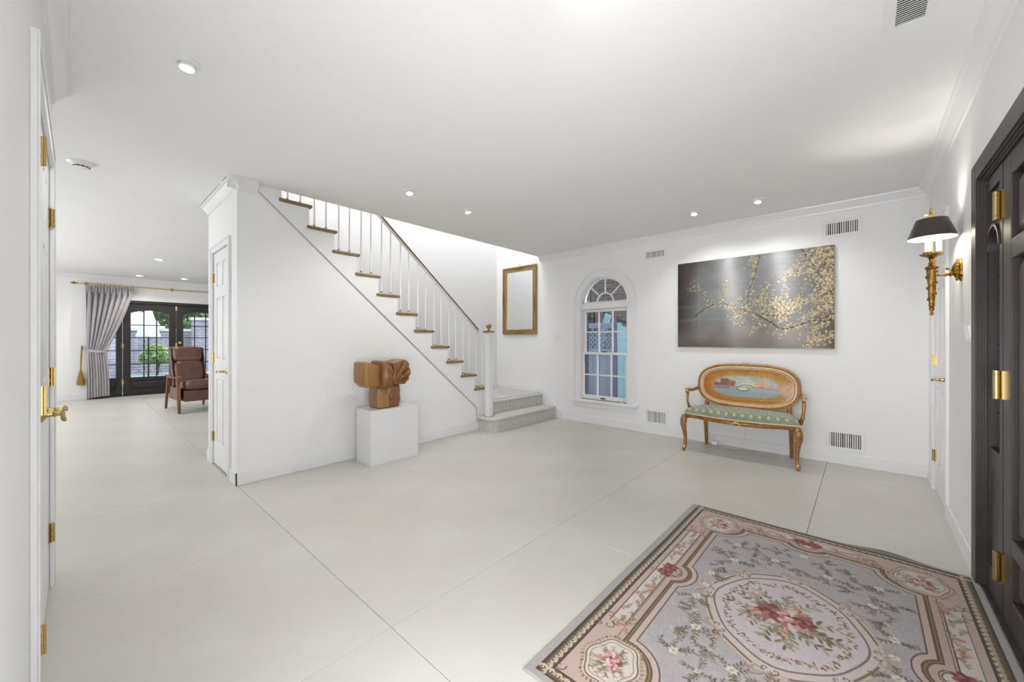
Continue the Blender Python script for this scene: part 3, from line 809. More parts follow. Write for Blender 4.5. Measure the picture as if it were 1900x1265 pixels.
aim((0.348, 2.416, ZC-0.03), (0.35, 2.7, 0), LP['d1'], spot=2.2)
aim((1.974, 3.007, ZC-0.03), (1.9, 3.8, 0.7), LP['d2'], spot=1.9)
aim((2.653, 3.004, ZC-0.03), (2.0, 3.7, 0.3), LP['d3'], spot=1.9)
aim((4.274, 1.304, ZC-0.055), (4.93, 1.15, 0.85), LP['d4'], spot=2.0)
aim((4.304, 0.738, ZC-0.055), (4.93, 0.62, 0.85), LP['d5'], spot=2.0)
for q in ((0.882, 8.619), (0.836, 11.069), (1.528, 10.931)):
    aim((q[0], q[1], ZC-0.02), (q[0], q[1], 0), LP['liv'], spot=2.4)
o = aim((-0.75, 10.3, ZC-0.05), (-0.15, 11.75, 1.25), LP['far'], 0.05, 1.6)  # unseen spot added to brighten the garden wall
aim((0.95, 0.65, ZC-0.03), (4.7, 1.0, 1.5), LP['fr'], 0.03, 1.7, 0.9)  # unseen spot added to brighten the back wall

# ------------------------------------------------------------------ painted surfaces (colour per vertex of a fine grid)
class Canvas:
    """flat print in metres; x to the right, y up"""
    def __init__(s, x0, x1, y0, y1, res):
        s.nx = int(round((x1-x0)/res))+1; s.ny = int(round((y1-y0)/res))+1
        s.xs = np.linspace(x0, x1, s.nx); s.ys = np.linspace(y0, y1, s.ny); s.res = res
        s.X, s.Y = np.meshgrid(s.xs, s.ys); s.A = np.zeros((s.ny, s.nx, 3))

    def win(s, xa, xb, ya, yb):
        i0 = np.searchsorted(s.xs, xa-s.res); i1 = np.searchsorted(s.xs, xb+s.res); j0 = np.searchsorted(s.ys, ya-s.res); j1 = np.searchsorted(s.ys, yb+s.res)
        return slice(j0, j1), slice(i0, i1)

    def put(s, w, m, col):
        m = m[..., None]; s.A[w] = s.A[w]*(1-m)+np.array(col)*m

    def fill(s, mask, col, al=1.0):
        s.put((slice(None), slice(None)), np.clip(mask, 0, 1)*al, col)

    def ell(s, cx, cy, rx, ry, ang, col, al=1.0, soft=0.0):
        R = max(rx, ry)+s.res*1.5; w = s.win(cx-R, cx+R, cy-R, cy+R)
        X = s.X[w]-cx; Y = s.Y[w]-cy
        if X.size == 0: return
        ca, sa = math.cos(ang), math.sin(ang)
        u = (X*ca+Y*sa)/rx; v = (-X*sa+Y*ca)/ry; d = np.sqrt(u*u+v*v)
        k = max(min(rx, ry)/s.res, 0.6)
        if soft: k = 1/soft
        s.put(w, np.clip((1-d)*k+0.5, 0, 1)*al, col)

    def line(s, pts, wd, col, al=1.0, w1=None):
        n = len(pts)-1
        for k in range(n):
            (xa, ya), (xb, yb) = pts[k], pts[k+1]
            t0 = wd if w1 is None else wd+(w1-wd)*k/n
            R = t0+s.res*1.5; w = s.win(min(xa, xb)-R, max(xa, xb)+R, min(ya, yb)-R, max(ya, yb)+R)
            X = s.X[w]; Y = s.Y[w]
            if X.size == 0: continue
            dx, dy = xb-xa, yb-ya; L2 = dx*dx+dy*dy+1e-12
            t = np.clip(((X-xa)*dx+(Y-ya)*dy)/L2, 0, 1)
            d = np.hypot(X-xa-t*dx, Y-ya-t*dy)
            s.put(w, np.clip((t0/2-d)/s.res+0.5, 0, 1)*al*min(1, t0/s.res*1.2), col)

    def mesh(s, name, P, mat_, parent, smooth=None, skirt=None):
        """P(X, Y) -> world arrays x, y, z"""
        x, y, z = P(s.X, s.Y)
        off = _root.get(parent.name, Vector((0, 0, 0))) if parent is not None else Vector((0, 0, 0))
        co = np.stack([x-off.x, y-off.y, z-off.z], -1).reshape(-1, 3).astype(np.float32)
        nx, ny = s.nx, s.ny
        i = np.arange(nx-1)[None, :]+np.arange(ny-1)[:, None]*nx
        q = np.stack([i, i+1, i+1+nx, i+nx], -1).reshape(-1, 4)
        me = bpy.data.meshes.new(name)
        me.vertices.add(len(co)); me.vertices.foreach_set('co', co.ravel())
        me.loops.add(q.size); me.loops.foreach_set('vertex_index', q.ravel().astype(np.int32))
        me.polygons.add(len(q)); me.polygons.foreach_set('loop_start', np.arange(0, q.size, 4, dtype=np.int32))
        me.update(calc_edges=True)
        if smooth: me.polygons.foreach_set('use_smooth', [True]*len(q))
        c = np.clip(s.A, 0, 1); c = np.where(c <= 0.04045, c/12.92, ((c+0.055)/1.055)**2.4).reshape(-1, 3)
        at = me.color_attributes.new('print', 'FLOAT_COLOR', 'POINT')
        at.data.foreach_set('color', np.concatenate([c, np.ones((len(c), 1))], 1).ravel().astype(np.float32))
        me.materials.append(mat_)
        o = bpy.data.objects.new(name, me); COL.objects.link(o); adopt(o, parent)
        return o


def H(h): return tuple(int(h[i:i+2], 16)/255 for i in (0, 2, 4))
def R(a, b): return random.uniform(a, b)


def vnoise(shape, n, seed=0):
    """smooth value noise, n cells across"""
    g = np.random.default_rng(seed).random((int(n*shape[0]/shape[1])+3, n+3))
    y = np.linspace(0, g.shape[0]-2.001, shape[0]); x = np.linspace(0, g.shape[1]-2.001, shape[1])
    yi, xi = y.astype(int), x.astype(int); fy, fx = (y-yi)[:, None], (x-xi)[None, :]
    fy = fy*fy*(3-2*fy); fx = fx*fx*(3-2*fx)
    a = g[yi][:, xi]; b = g[yi][:, xi+1]; c = g[yi+1][:, xi]; d = g[yi+1][:, xi+1]
    return (a*(1-fx)+b*fx)*(1-fy)+(c*(1-fx)+d*fx)*fy


# ---- rug
DX, DY = 0.94, 0.643
RCX, RCY = 2.05, 0.2425
cv_ = Canvas(-0.968, 0.955, -0.668, 0.680, 0.0027)
X, Y = cv_.X, cv_.Y; ax_, ay_ = np.abs(X), np.abs(Y)
d = np.minimum(DX-ax_, DY-ay_)
nz = vnoise(X.shape, 260, 1); nz2 = vnoise(X.shape, 60, 2); strand = vnoise((X.shape[0], 40), 30, 3)
fine = np.random.default_rng(5).random(X.shape)
cv_.fill(np.ones_like(X), H('a9a7a6'))
def band(a, b, col, f=d, sel=1.0): cv_.fill(((f >= a) & (f < b))*sel, H(col))
sr = np.minimum(DX-ax_-0.230, DY-ay_-0.222)
sc_ = np.hypot(ax_-0.735, ay_-0.450)-0.172
lobL = np.hypot(ax_*0.85, (ay_-(DY-0.158)))-0.114; lobS = np.hypot((ax_-(DX-0.166)), ay_*0.85)-0.114
s_ = np.minimum(np.minimum(sr, sc_), np.minimum(lobL, lobS))
band(0, 0.009, '3f2f26'); band(0.009, 0.046, '5e4b32'); band(0.046, 0.053, '3b2c22')
band(0.053, 9, 'c3aaa0')
corner = (ax_ > 0.53) & (ay_ > 0.22)
cream = (d > 0.078) & (s_ < -0.078) & ~corner
cv_.fill(cream, H('d3c8c4')); cv_.fill(cream & ((d < 0.082) | (s_ > -0.083)), H('5a4636'))
cv_.fill(s_ > -0.074, H('4e3d2c')); cv_.fill(s_ > -0.070, H('bfa79c')); cv_.fill(s_ > -0.047, H('5c4a2e')); cv_.fill(s_ > -0.040, H('8b7651')); cv_.fill(s_ > -0.034, H('5c4a2e'))
cv_.fill(s_ > -0.027, H('c6b0a6')); cv_.fill(s_ > -0.006, H('5a4a3c'))
cv_.fill(s_ > 0, H('b0aaae'))
fm = (s_ > 0)
cv_.A += (fm*((nz2-0.5)*0.035+(nz-0.5)*0.05))[..., None]*np.array([1, 0.9, 0.8])
# rope scroll in the brown edge band
def edge_scroll(n, horiz):
    L = 2*(DX if horiz else DY)
    for k in range(n):
        t = -L/2+L*(k+0.5)/n
        for sg in (1, -1):
            cc = (DX if not horiz else DY)-0.028
            x, y = (t, sg*cc) if horiz else (sg*cc, t)
            a = (0.6 if sg*((1 if horiz else -1)) > 0 else -0.6)+(0 if horiz else PI/2)
            ox_, oy_ = (0.0, sg*0.005) if horiz else (sg*0.005, 0.0); cv_.ell(x, y, 0.0160, 0.0125, a, H('d0c3ab')); cv_.ell(x+ox_, y+oy_, 0.0118, 0.0088, a, H('5e4b32')); cv_.ell(x+ox_*0.3, y+oy_*0.3, 0.0065, 0.0036, a+0.8, H('d8ccb6'))
            xx, yy = (x+L/n/2, y) if horiz else (x, y+L/n/2)
            cv_.ell(xx, yy, 0.010, 0.0028, a+0.5, H('bcae92'))
edge_scroll(58, True); edge_scroll(40, False)
LEAF = ['7c7a5c', '8f8c6e', '5f5a40', 'a39b80', '6a5a3e', '96806a']
DARKL = ['5b5038', '6d5f45', '7b6b55', '4f4a3c', '857765']
def sprig(x, y, a, L, n=5, cols=LEAF, lw=0.35, stem='7a6b52'):
    px_, py_ = x, y; P_ = [(x, y)]
    bend = R(-0.9, 0.9)
    for k in range(n):
        a2 = a+bend*k/n; px_ += math.cos(a2)*L/n; py_ += math.sin(a2)*L/n; P_.append((px_, py_))
        for sg in (-1, 1):
            l = L*0.20*R(0.7, 1.1); b = a2+sg*R(0.6, 1.0)
            cv_.ell(px_+math.cos(b)*l*0.8, py_+math.sin(b)*l*0.8, l*0.75, l*lw*0.75, b, H(random.choice(cols)), 0.9)
    cv_.line(P_, 0.0022, H(stem), 0.9)
def blossom(x, y, r, cols, n=6, core='5c3a30', coreR=0.2):
    o = R(0, 6)
    for ring, rr in ((1.0, 0.62), (0.62, 0.42)):
        for k in range(n):
            a = o+2*PI*k/n+(0.4 if ring < 1 else 0)
            cv_.ell(x+math.cos(a)*r*ring*0.55, y+math.sin(a)*r*ring*0.55, r*rr*0.75, r*rr*0.5, a, H(cols[(k+(ring < 1)) % len(cols)]), 0.95)
    cv_.ell(x, y, r*coreR, r*coreR, 0, H(core), 0.9)
PINK = ['c98f8f', 'd9aeac', 'b5696f', 'e2c4bf']; RED = ['8a3234', 'a34a45', '6e2a2c', 'b9605a']; CORAL = ['cf9480', 'dcae9c', 'b9785f']; WHITE = ['ddd4c6', 'cfc4b2', 'e6dfd2']
def bouquet(cx, cy, s, red=True):
    for k in range(int(26)):
        a = R(0, 2*PI); q = R(0.35, 0.75)*s
        sprig(cx+math.cos(a)*q*0.5, cy+math.sin(a)*q*0.5*0.8, a+R(-0.3, 0.3), R(0.35, 0.62)*s, 4, LEAF+['b58f7c', 'a9a58c'], 0.38)
    for k in range(14):
        a = R(0, 2*PI); cv_.ell(cx+math.cos(a)*0.42*s, cy+math.sin(a)*0.36*s, 0.17*s, 0.05*s, a, H(random.choice(['6d7050', '59603f', '88896a'])), 0.95)
    if red:
        blossom(cx+0.06*s, cy+0.20*s, 0.30*s, RED, 7, '3c4250', 0.16)
    blossom(cx-0.05*s, cy-0.14*s, 0.25*s, PINK, 8, '6e2a34'); blossom(cx+0.14*s, cy-0.05*s, 0.20*s, PINK, 7, '7c3038')
    blossom(cx+0.10*s, cy-0.30*s, 0.20*s, RED, 7, '5a2428'); blossom(cx+0.42*s, cy-0.20*s, 0.12*s, CORAL, 6, '8a4a40'); blossom(cx-0.10*s, cy+0.48*s, 0.12*s, CORAL, 6, '8a4a40'); blossom(cx-0.42*s, cy-0.05*s, 0.11*s, CORAL, 5, '9a5a48')
# cream band garlands and centre roses
for sx in (1, -1):
    for sy in (1, -1):
        y = sy*(DY-0.118)
        for k in range(9):
            x = sx*(0.10+0.045*k); sprig(x, y+R(-0.012, 0.012), R(-0.5, 0.5)+(0 if sx > 0 else PI), 0.055, 4, LEAF, 0.42)
        blossom(sx*0.20, y, 0.026, CORAL, 6, 'b07060'); blossom(sx*0.29, y+0.005*sy, 0.020, CORAL+PINK, 5, 'a06050')
        x = sx*(DX-0.123)
        for k in range(4):
            sprig(x+R(-0.012, 0.012), sy*(0.09+0.045*k), sy*PI/2+R(-0.4, 0.4), 0.055, 4, LEAF, 0.42)
        blossom(x, sy*0.13, 0.024, CORAL, 6, 'b07060')
for sy in (1, -1):
    for k in range(7): sprig(R(-0.03, 0.03), sy*(DY-0.125), R(0, 6.2), 0.06, 4, LEAF)
    for q in (-0.030, 0.030): blossom(q, sy*(DY-0.132), 0.040, RED, 7, '5a2428')
for sx in (1, -1):
    for k in range(7): sprig(sx*(DX-0.125), R(-0.03, 0.03), R(0, 6.2), 0.06, 4, LEAF)
    for q in (-0.030, 0.028): blossom(sx*(DX-0.134), q, 0.040, RED, 7, '5a2428')
# corner cartouches
def ringline(cx, cy, rx, ry, wd, col, wob=0.0, nw=6, a0=0, a1=2*PI, n=70, ph=0):
    cv_.line([(cx+rx*(1+wob*math.cos(nw*a+ph))*math.cos(a), cy+ry*(1+wob*math.cos(nw*a+ph))*math.sin(a)) for a in np.linspace(a0, a1, n)], wd, H(col))
def scroll(x, y, r, a, col='6a5533', wd=0.005, turn=1):
    P_ = [(x+r*(1-t*0.75)*math.cos(a+turn*t*5.2), y+r*(1-t*0.75)*math.sin(a+turn*t*5.2)) for t in np.linspace(0, 1, 18)]
    cv_.line(P_, wd, H(col), 0.95, w1=wd*0.5)
for sx in (1, -1):
    for sy in (1, -1):
        cx, cy = sx*0.728, sy*0.452
        ang = math.atan2(sy, sx)
        w = cv_.win(cx-0.16, cx+0.16, cy-0.15, cy+0.15); XX = cv_.X[w]-cx; YY = cv_.Y[w]-cy
        th = np.arctan2(YY, XX); rr = np.hypot(XX/0.118, YY/0.098)*(1+0.05*np.cos(6*th))
        cv_.put(w, np.clip((1.12-rr)*20, 0, 1), H('bda292')); cv_.put(w, np.clip((1.04-rr)*20, 0, 1), H('d6cbc2'))
        for k in range(44):
            a = 2*PI*k/44; q = 1+0.05*math.cos(6*a)
            cv_.ell(cx+0.128*math.cos(a)/q, cy+0.108*math.sin(a)/q, 0.0075, 0.0035, a+0.5, H(random.choice(['6a5533', '84704c', '9a8a68'])))
        ringline(cx, cy, 0.112, 0.093, 0.0045, '5c4a2e', -0.05, 6); ringline(cx, cy, 0.096, 0.078, 0.003, '8d7958', -0.06, 6)
        bouquet(cx, cy, 0.085, False); blossom(cx+0.015, cy+0.01, 0.034, PINK, 8, '6e2a34'); blossom(cx-0.022, cy-0.014, 0.024, PINK, 7, '8a3a40')
        for (ox, oy, r_, a_) in ((-0.17, 0.10, 0.026, 0), (-0.20, 0.085, 0.018, 2), (0.03, -0.155, 0.026, 1), (0.06, -0.16, 0.02, 3), (-0.15, 0.135, 0.02, 4), (0.155, -0.10, 0.022, 2), (0.14, 0.13, 0.022, 1), (-0.225, 0.12, 0.022, 5)):
            scroll(cx+sx*ox, cy+sy*oy, r_, a_*sx, turn=sx*sy)
        for (ox, oy) in ((-0.205, 0.06), (0.045, -0.215)):
            for k in range(5): sprig(cx+sx*ox, cy+sy*oy, R(0, 6.2), 0.05, 3, LEAF+['b58f7c'])
            blossom(cx+sx*ox, cy+sy*oy, 0.022, CORAL, 6, 'a86a50')
# medallion
mx, my = -0.03, 0.008; ERX, ERY = 0.315, 0.262
th = np.arctan2((Y-my)/ERY, (X-mx)/ERX); er = np.hypot((X-mx)/ERX, (Y-my)/ERY)
wv = 1+0.030*np.cos(4*th)+0.012*np.cos(8*th)
er = er/wv
cv_.fill(np.clip((1.19-er)*60, 0, 1), H('b09e92')); cv_.fill(np.clip((1.175-er)*60, 0, 1), H('c6b7b2')); cv_.fill(np.clip((1.135-er)*60, 0, 1), H('75623f')); cv_.fill(np.clip((1.105-er)*60, 0, 1), H('cdc0ba'))
cv_.fill(np.clip((1.005-er)*60, 0, 1), H('5a4936')); cv_.fill(np.clip((0.985-er)*60, 0, 1), H('ccc1c7'))
cv_.A += ((er < 0.98)*((nz-0.5)*0.04))[..., None]
gap = (np.abs(np.cos(2*th)) > 0.93) | (np.abs(np.sin(2*th)) > 0.965)
cv_.fill(((er > 1.10) & (er < 1.15) & gap)*1.0, H('c6b7b2'))
for k in range(8):
    a = PI*k/4
    q = 1+0.030*math.cos(4*a)+0.012*math.cos(8*a)
    x, y = mx+ERX*1.06*q*math.cos(a), my+ERY*1.06*q*math.sin(a)
    for sg in (-1, 1):
        t = a+PI/2*sg
        cv_.ell(x+math.cos(t)*0.017, y+math.sin(t)*0.017, 0.016, 0.014, a, H('cdc0ba'))
        scroll(x+math.cos(t)*0.016, y+math.sin(t)*0.016, 0.013, a, '5a4936', 0.004, sg)
        scroll(x+math.cos(t)*0.040+math.cos(a)*0.026, y+math.sin(t)*0.040+math.sin(a)*0.026, 0.020, a+2.2, '9c8466', 0.0045, -sg)
        for m_ in range(3):
            b = a+sg*(0.5+0.35*m_); cv_.line([(x+math.cos(a)*0.02, y+math.sin(a)*0.02), (x+math.cos(b)*0.045+math.cos(a)*0.02, y+math.sin(b)*0.045+math.sin(a)*0.02), (x+math.cos(b)*0.06+math.cos(t)*0.02+math.cos(a)*0.02, y+math.sin(b)*0.05+math.sin(t)*0.02+math.sin(a)*0.02)], 0.006, H(['c5b2ac', '9c8466', 'b59c94'][m_]), 0.9, w1=0.002)
for k in range(64):
    a = 2*PI*k/64; q = 0.83+0.02*math.cos(8*a)
    x, y = mx+ERX*q*math.cos(a), my+ERY*q*math.sin(a)
    for m_ in range(5):
        b = R(0, 6.2); cv_.ell(x+math.cos(b)*0.010, y+math.sin(b)*0.010, 0.0080, 0.0034, b, H(random.choice(['6d5c40', '7b6b50', '8c6a50', 'c99a8a', 'dcd0bc'])))
bouquet(mx+0.0, my+0.0, 0.22, True)
# field sprays
for sx in (1, -1):
    for sy in (1, -1):
        for (x, y, r_) in ((0.12, 0.335, 1), (0.22, 0.315, 0.8), (0.33, 0.275, 1.2), (0.42, 0.20, 0.9), (0.47, 0.11, 1.0), (0.56, 0.20, 0.9), (0.52, 0.30, 1.0), (0.40, 0.345, 0.9), (0.60, 0.09, 0.9)):
            for k in range(5): sprig(sx*x+R(-.01, .01), sy*y+R(-.01, .01), R(0, 6.2), 0.062*r_, 4, DARKL, 0.36, '5b5038')
            if r_ >= 1: blossom(sx*x, sy*y, 0.021, WHITE, 6, 'b09a80', 0.3)
            else: blossom(sx*x, sy*y, 0.011, WHITE+['b99a90'], 5, '8a7a60', 0.3)
    for k in range(5): sprig(sx*0.46+R(-.01, .01), R(-.015, .015), R(0, 6.2), 0.055, 4, DARKL)
    blossom(sx*0.62, 0, 0.020, WHITE, 7, 'b09a80')
for sy in (1, -1): blossom(0, sy*0.33, 0.018, WHITE, 7, 'b09a80')
cv_.fill((cv_.X > 0.943)*np.exp(-((cv_.Y+RCY+0.10)/0.13)**2), H('77716f'), 0.9)  # shade of the selvedge fold painted along the far edge
cv_.A *= (0.955+0.09*fine)[..., None]
cv_.A = cv_.A.mean(-1, keepdims=True)*0.14+cv_.A*0.86
cv_.A = cv_.A**np.array([0.97, 1.0, 1.03])*0.965
cv_.A = np.clip(cv_.A, 0, 1)**1.0


def rugP(X, Y):
    x = X+RCX; y = Y+RCY
    z = 0.008+0.0016*np.sin(x*7+1)*np.sin(y*9)
    lift = np.exp(-((y+0.10)/0.13)**2)*np.clip((x-2.86)/0.14, 0, 1)
    z = z+0.006*lift; x = x+0.045*lift*np.clip((X-0.942)/0.013, 0, 1)
    e = np.minimum(np.minimum(X-X.min(), X.max()-X), np.minimum(Y-Y.min(), Y.max()-Y))
    z = np.where(e < 0.001, 0.0015, z)
    return x, y, z


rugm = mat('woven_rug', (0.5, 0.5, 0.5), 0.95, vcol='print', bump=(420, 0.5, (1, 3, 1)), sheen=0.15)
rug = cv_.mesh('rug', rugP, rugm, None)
tag(rug, 'floral tapestry rug with oval rose medallion and brown scroll border', 'rug')

# ---- blossom picture
PXF = XB-0.030; PW, PH, PY0, PZ0 = 1.480, 1.012, 1.688, 1.118
cp = Canvas(0, PW, 0, PH, 0.0036)
U, V = cp.X/PW, cp.Y/PH
base = np.array(H('8a8b8f'))*np.ones(U.shape+(1,))
def mixin(m, col): 
    global base
    m = np.clip(m, 0, 1)[..., None]; base = base*(1-m)+np.array(H(col))*m
mixin(np.exp(-((U-0.22)/0.22)**2-((V-0.45)/0.3)**2)*0.8, '9aa0a4')
mixin(np.clip(1-U/0.16, 0, 1)**0.8, '4a403c'); mixin(np.clip((V-0.80)/0.3, 0, 1)*np.clip(1-U/0.5, 0, 1), '585250')
mixin(np.clip(1-V/0.36, 0, 1)*0.75, '9b9088'); mixin(np.clip(0.12-V, 0, 1)*5*np.clip(1.1-U, 0, 1), '5f554e')
mixin(np.clip((U-0.86)/0.14, 0, 1)*0.9, '5e5448'); mixin(np.exp(-((V-0.30-0.03*np.sin(U*7))/0.012)**2)*0.25*(U < 0.5), 'b9b4ac')
mixin(np.exp(-((V-0.47-0.05*U)/0.02)**2)*0.2*(U < 0.35), 'a9adb0')
cp.A = base+(vnoise(U.shape, 14, 8)-0.5)[..., None]*0.05
BR = [[(0.138, 0.306), (0.246, 0.406), (0.324, 0.462), (0.414, 0.495), (0.501, 0.507), (0.586, 0.464), (0.669, 0.43), (0.727, 0.406), (0.784, 0.381), (0.873, 0.368), (0.97, 0.338), (1.064, 0.343), (1.146, 0.333)], [(1.478, 0.282), (1.396, 0.27), (1.302, 0.279), (1.245, 0.256), (1.166, 0.222), (1.085, 0.199), (1.023, 0.213), (0.97, 0.264), (0.917, 0.304), (0.829, 0.359)], [(0.862, 1.001), (0.834, 0.902), (0.812, 0.801), (0.784, 0.7), (0.756, 0.624), (0.741, 0.52), (0.761, 0.428)], [(1.215, 1.02), (1.264, 0.93), (1.312, 0.84), (1.359, 0.751), (1.414, 0.65), (1.46, 0.553), (1.478, 0.47)], [(0.834, 0.553), (0.884, 0.504), (0.938, 0.443), (1.002, 0.402), (1.064, 0.355)], [(0.138, 0.748), (0.219, 0.712), (0.259, 0.638), (0.35, 0.547), (0.414, 0.495)], [(0.523, 0.739), (0.52, 0.644), (0.477, 0.552), (0.501, 0.507)], [(1.377, 0.252), (1.331, 0.194), (1.302, 0.111), (1.274, 0.051)], [(0.727, 0.406), (0.669, 0.373), (0.604, 0.356), (0.622, 0.301), (0.693, 0.259)], [(1.245, 0.583), (1.186, 0.514), (1.146, 0.431), (1.116, 0.353)], [(0.917, 0.674), (0.895, 0.587), (0.851, 0.539)], [(1.111, 0.792), (1.111, 0.594)], [(1.095, 0.354), (1.075, 0.435), (1.033, 0.513)], [(0.773, 0.975), (0.834, 0.902)], [(0.716, 0.535), (0.657, 0.566)], [(1.478, 0.911), (1.349, 0.977)],
      [(1.06, 0.74), (1.2, 0.79), (1.30, 0.83)], [(1.20, 0.45), (1.33, 0.52), (1.44, 0.60)], [(1.25, 0.33), (1.36, 0.38), (1.46, 0.42)], [(1.30, 0.06), (1.40, 0.10), (1.47, 0.12)], [(0.86, 0.26), (0.80, 0.20), (0.77, 0.17)]]
thick = [0.007, 0.012, 0.007, 0.008, 0.006, 0.003, 0.003, 0.005, 0.005, 0.005, 0.003, 0.002, 0.004, 0.002, 0.002, 0.003, 0.003, 0.003, 0.004, 0.004, 0.003]
dens = [1.0, 1.1, 0.35, 1.3, 1.4, 0.7, 0.6, 0.9, 1.0, 1.8, 1.3, 0.2, 1.5, 1.4, 0.6, 1.5, 2.2, 2.2, 1.9, 2.0, 1.0]
BL = ['f0e8d0', 'e8dcb8', 'f8f3e4', 'dccfa6', 'c8b688', 'b39c68']; SH = ['7d6a42', '5b4a2e', '94805a', '6a6a4a']
for b, t, dn in zip(BR, thick, dens):
    cp.line(b, t, H('4a3a2a'), 0.95, w1=t*0.7)
def petals(x, y, sc=1.0):
    for k in range(random.randint(3, 6)):
        a = R(0, 6.28); q = R(0, 0.015)*sc
        cp.ell(x+math.cos(a)*q, y+math.sin(a)*q, R(0.003, 0.008)*sc, R(0.002, 0.0045)*sc, R(0, 3.1), H(random.choice(BL)), R(0.6, 0.95))
    for k in range(3):
        a = R(0, 6.28); cp.ell(x+math.cos(a)*0.011*sc, y+math.sin(a)*0.009*sc, R(0.003, 0.005), 0.0022, R(0, 3.1), H(random.choice(SH)), 0.7)
for b, t, dn in zip(BR, thick, dens):
    for k in range(len(b)-1):
        (xa, ya), (xb, yb) = b[k], b[k+1]; L_ = math.hypot(xb-xa, yb-ya)
        for m_ in range(int(L_*120*dn)):
            u = random.random(); sg = random.gauss(0, 0.024+0.018*(xa > 0.8)*(dn > 1))
            if xa < 0.25 and b is BR[0] and random.random() < 0.75: continue
            petals(xa+(xb-xa)*u+sg*0.7, ya+(yb-ya)*u+sg+R(-.008, .012))
cp.fill(np.clip((U-0.80)/0.2, 0, 1)*np.clip((V-0.45)/0.2, 0, 1)*(vnoise(U.shape, 60, 77) > 0.5), H('6e6040'), 0.5)
for k in range(360):
    x = PW-abs(random.gauss(0, 0.11)); y = R(0.45, 1.0) if random.random() < 0.8 else R(0.05, 0.5)
    petals(x, y, 0.9)
for k in range(90): petals(random.gauss(0.98, 0.10), random.gauss(0.46, 0.07))
for b, t in zip(BR, thick): cp.line(b, t*0.85, H('5a4830'), 0.55)
for k in range(260):
    b = random.choice(BR); q = random.choice(b); petals(q[0]+random.gauss(0, 0.03), q[1]+random.gauss(0, 0.03), 0.9)
cp.A = np.clip(cp.A, 0, 1)
pic = empty('picture', (XB, PY0-PW/2, PZ0), 'wide panoramic photo print of pale blossom branches on grey sky', 'picture')
MB().box(XB-0.0298, XB-0.004, PY0-PW+0.0005, PY0-0.0005, PZ0+0.0005, PZ0+PH-0.0005).build('backing_panel', mat('dark_edge', hexc('4c4642'), 0.5, noise=(5, hexc('44403c'), 2, ONE)), pic, smooth=None)
picm = mat('metallic_print', (0.5, 0.5, 0.5), 0.27, 0.64, vcol='print')
_n = picm.node_tree.nodes; _l = picm.node_tree.links; _tc = _n.new('ShaderNodeTexCoord'); _mp = _n.new('ShaderNodeMapping'); _mp.inputs['Scale'].default_value = (0, 3, 1400)
_nz = _n.new('ShaderNodeTexNoise'); _nz.inputs['Scale'].default_value = 1.0; _nz.inputs['Detail'].default_value = 1; _bp = _n.new('ShaderNodeBump'); _bp.inputs['Strength'].default_value = 1.0; _bp.inputs['Distance'].default_value = 0.0016
_l.new(_tc.outputs['Object'], _mp.inputs[0]); _l.new(_mp.outputs[0], _nz.inputs['Vector']); _l.new(_nz.outputs['Fac'], _bp.inputs['Height']); _l.new(_bp.outputs[0], _n['Principled BSDF'].inputs['Normal'])
cp.mesh('print', lambda X, Y: (PXF+0*X, PY0-X, PZ0+Y), picm, pic)

# ---- gilt mirror frame on the back wall above the landing
gf = empty('wall_mirror', (XB, 4.27, 1.30), 'tall gold-framed mirror hanging above the stair landing', 'mirror')
fy0, fy1, fz0, fz1 = 3.905, 4.645, 1.30, 2.432
def rect(y0, y1, z0, z1): return [(y0, z0), (y1, z0), (y1, z1), (y0, z1)]
w_ = 0.075
r = MB()
steps = [(0, 0.006, 0.034), (0.006, 0.020, 0.042), (0.020, 0.036, 0.034), (0.036, 0.058, 0.024), (0.058, w_, 0.030)]
for i0, i1, h_ in steps:
    r.ring(rect(fy0+i0, fy1-i0, fz0+i0, fz1-i0), rect(fy0+i1, fy1-i1, fz0+i1, fz1-i1), mpw, 0.004, h_)
r.build('moulding', M['frame'], gf, smooth=None, bevel=0.003)
r = MB(); r.ring(rect(fy0+w_, fy1-w_, fz0+w_, fz1-w_), rect(fy0+w_+0.01, fy1-w_-0.01, fz0+w_+0.01, fz1-w_-0.01), mpw, 0.004, 0.018); r.build('liner', M['giltlight'], gf, smooth=None)
MB().mbox(mpw, fy0+w_, fy1-w_, fz0+w_, fz1-w_, 0.004, 0.010).build('mirror_glass', M['mirror'], gf, smooth=None)
def ornament(r, cy, cz, horiz, n=9, L=0.11):
    for k in range(n):
        t = (k-(n-1)/2)/(n-1)*2; s_c = 0.013*(1.25-abs(t)*0.8)
        a, b = (cy+t*L, cz) if horiz else (cy, cz+t*L)
        p = mpw(a+(0 if horiz else 0.006*(-1)**k), b+(0.006*(-1)**k if horiz else 0), 0.044)
        r.blob(p, (0.010, s_c*(1.3 if horiz else 0.9), s_c*(0.9 if horiz else 1.3)), 8, 6)
r = MB(); ornament(r, 4.275, fz1-0.026, True); ornament(r, 4.275, fz0+0.026, True); ornament(r, fy0+0.026, 1.82, False, 13, 0.14); ornament(r, fy1-0.026, 1.90, False, 9, 0.10)
r.build('carved_ornament', M['gilt'], gf, smooth=60)
r = MB(); r.tube([mpw(4.275, fz1+0.03, 0.0), mpw(4.275, fz1+0.028, 0.012)], [0.004, 0.005], 8); r.tube([mpw(4.275, fz1+0.02, 0.010), mpw(4.27, fz1-0.002, 0.012)], 0.002, 6); r.build('hook', M['brass'], gf)

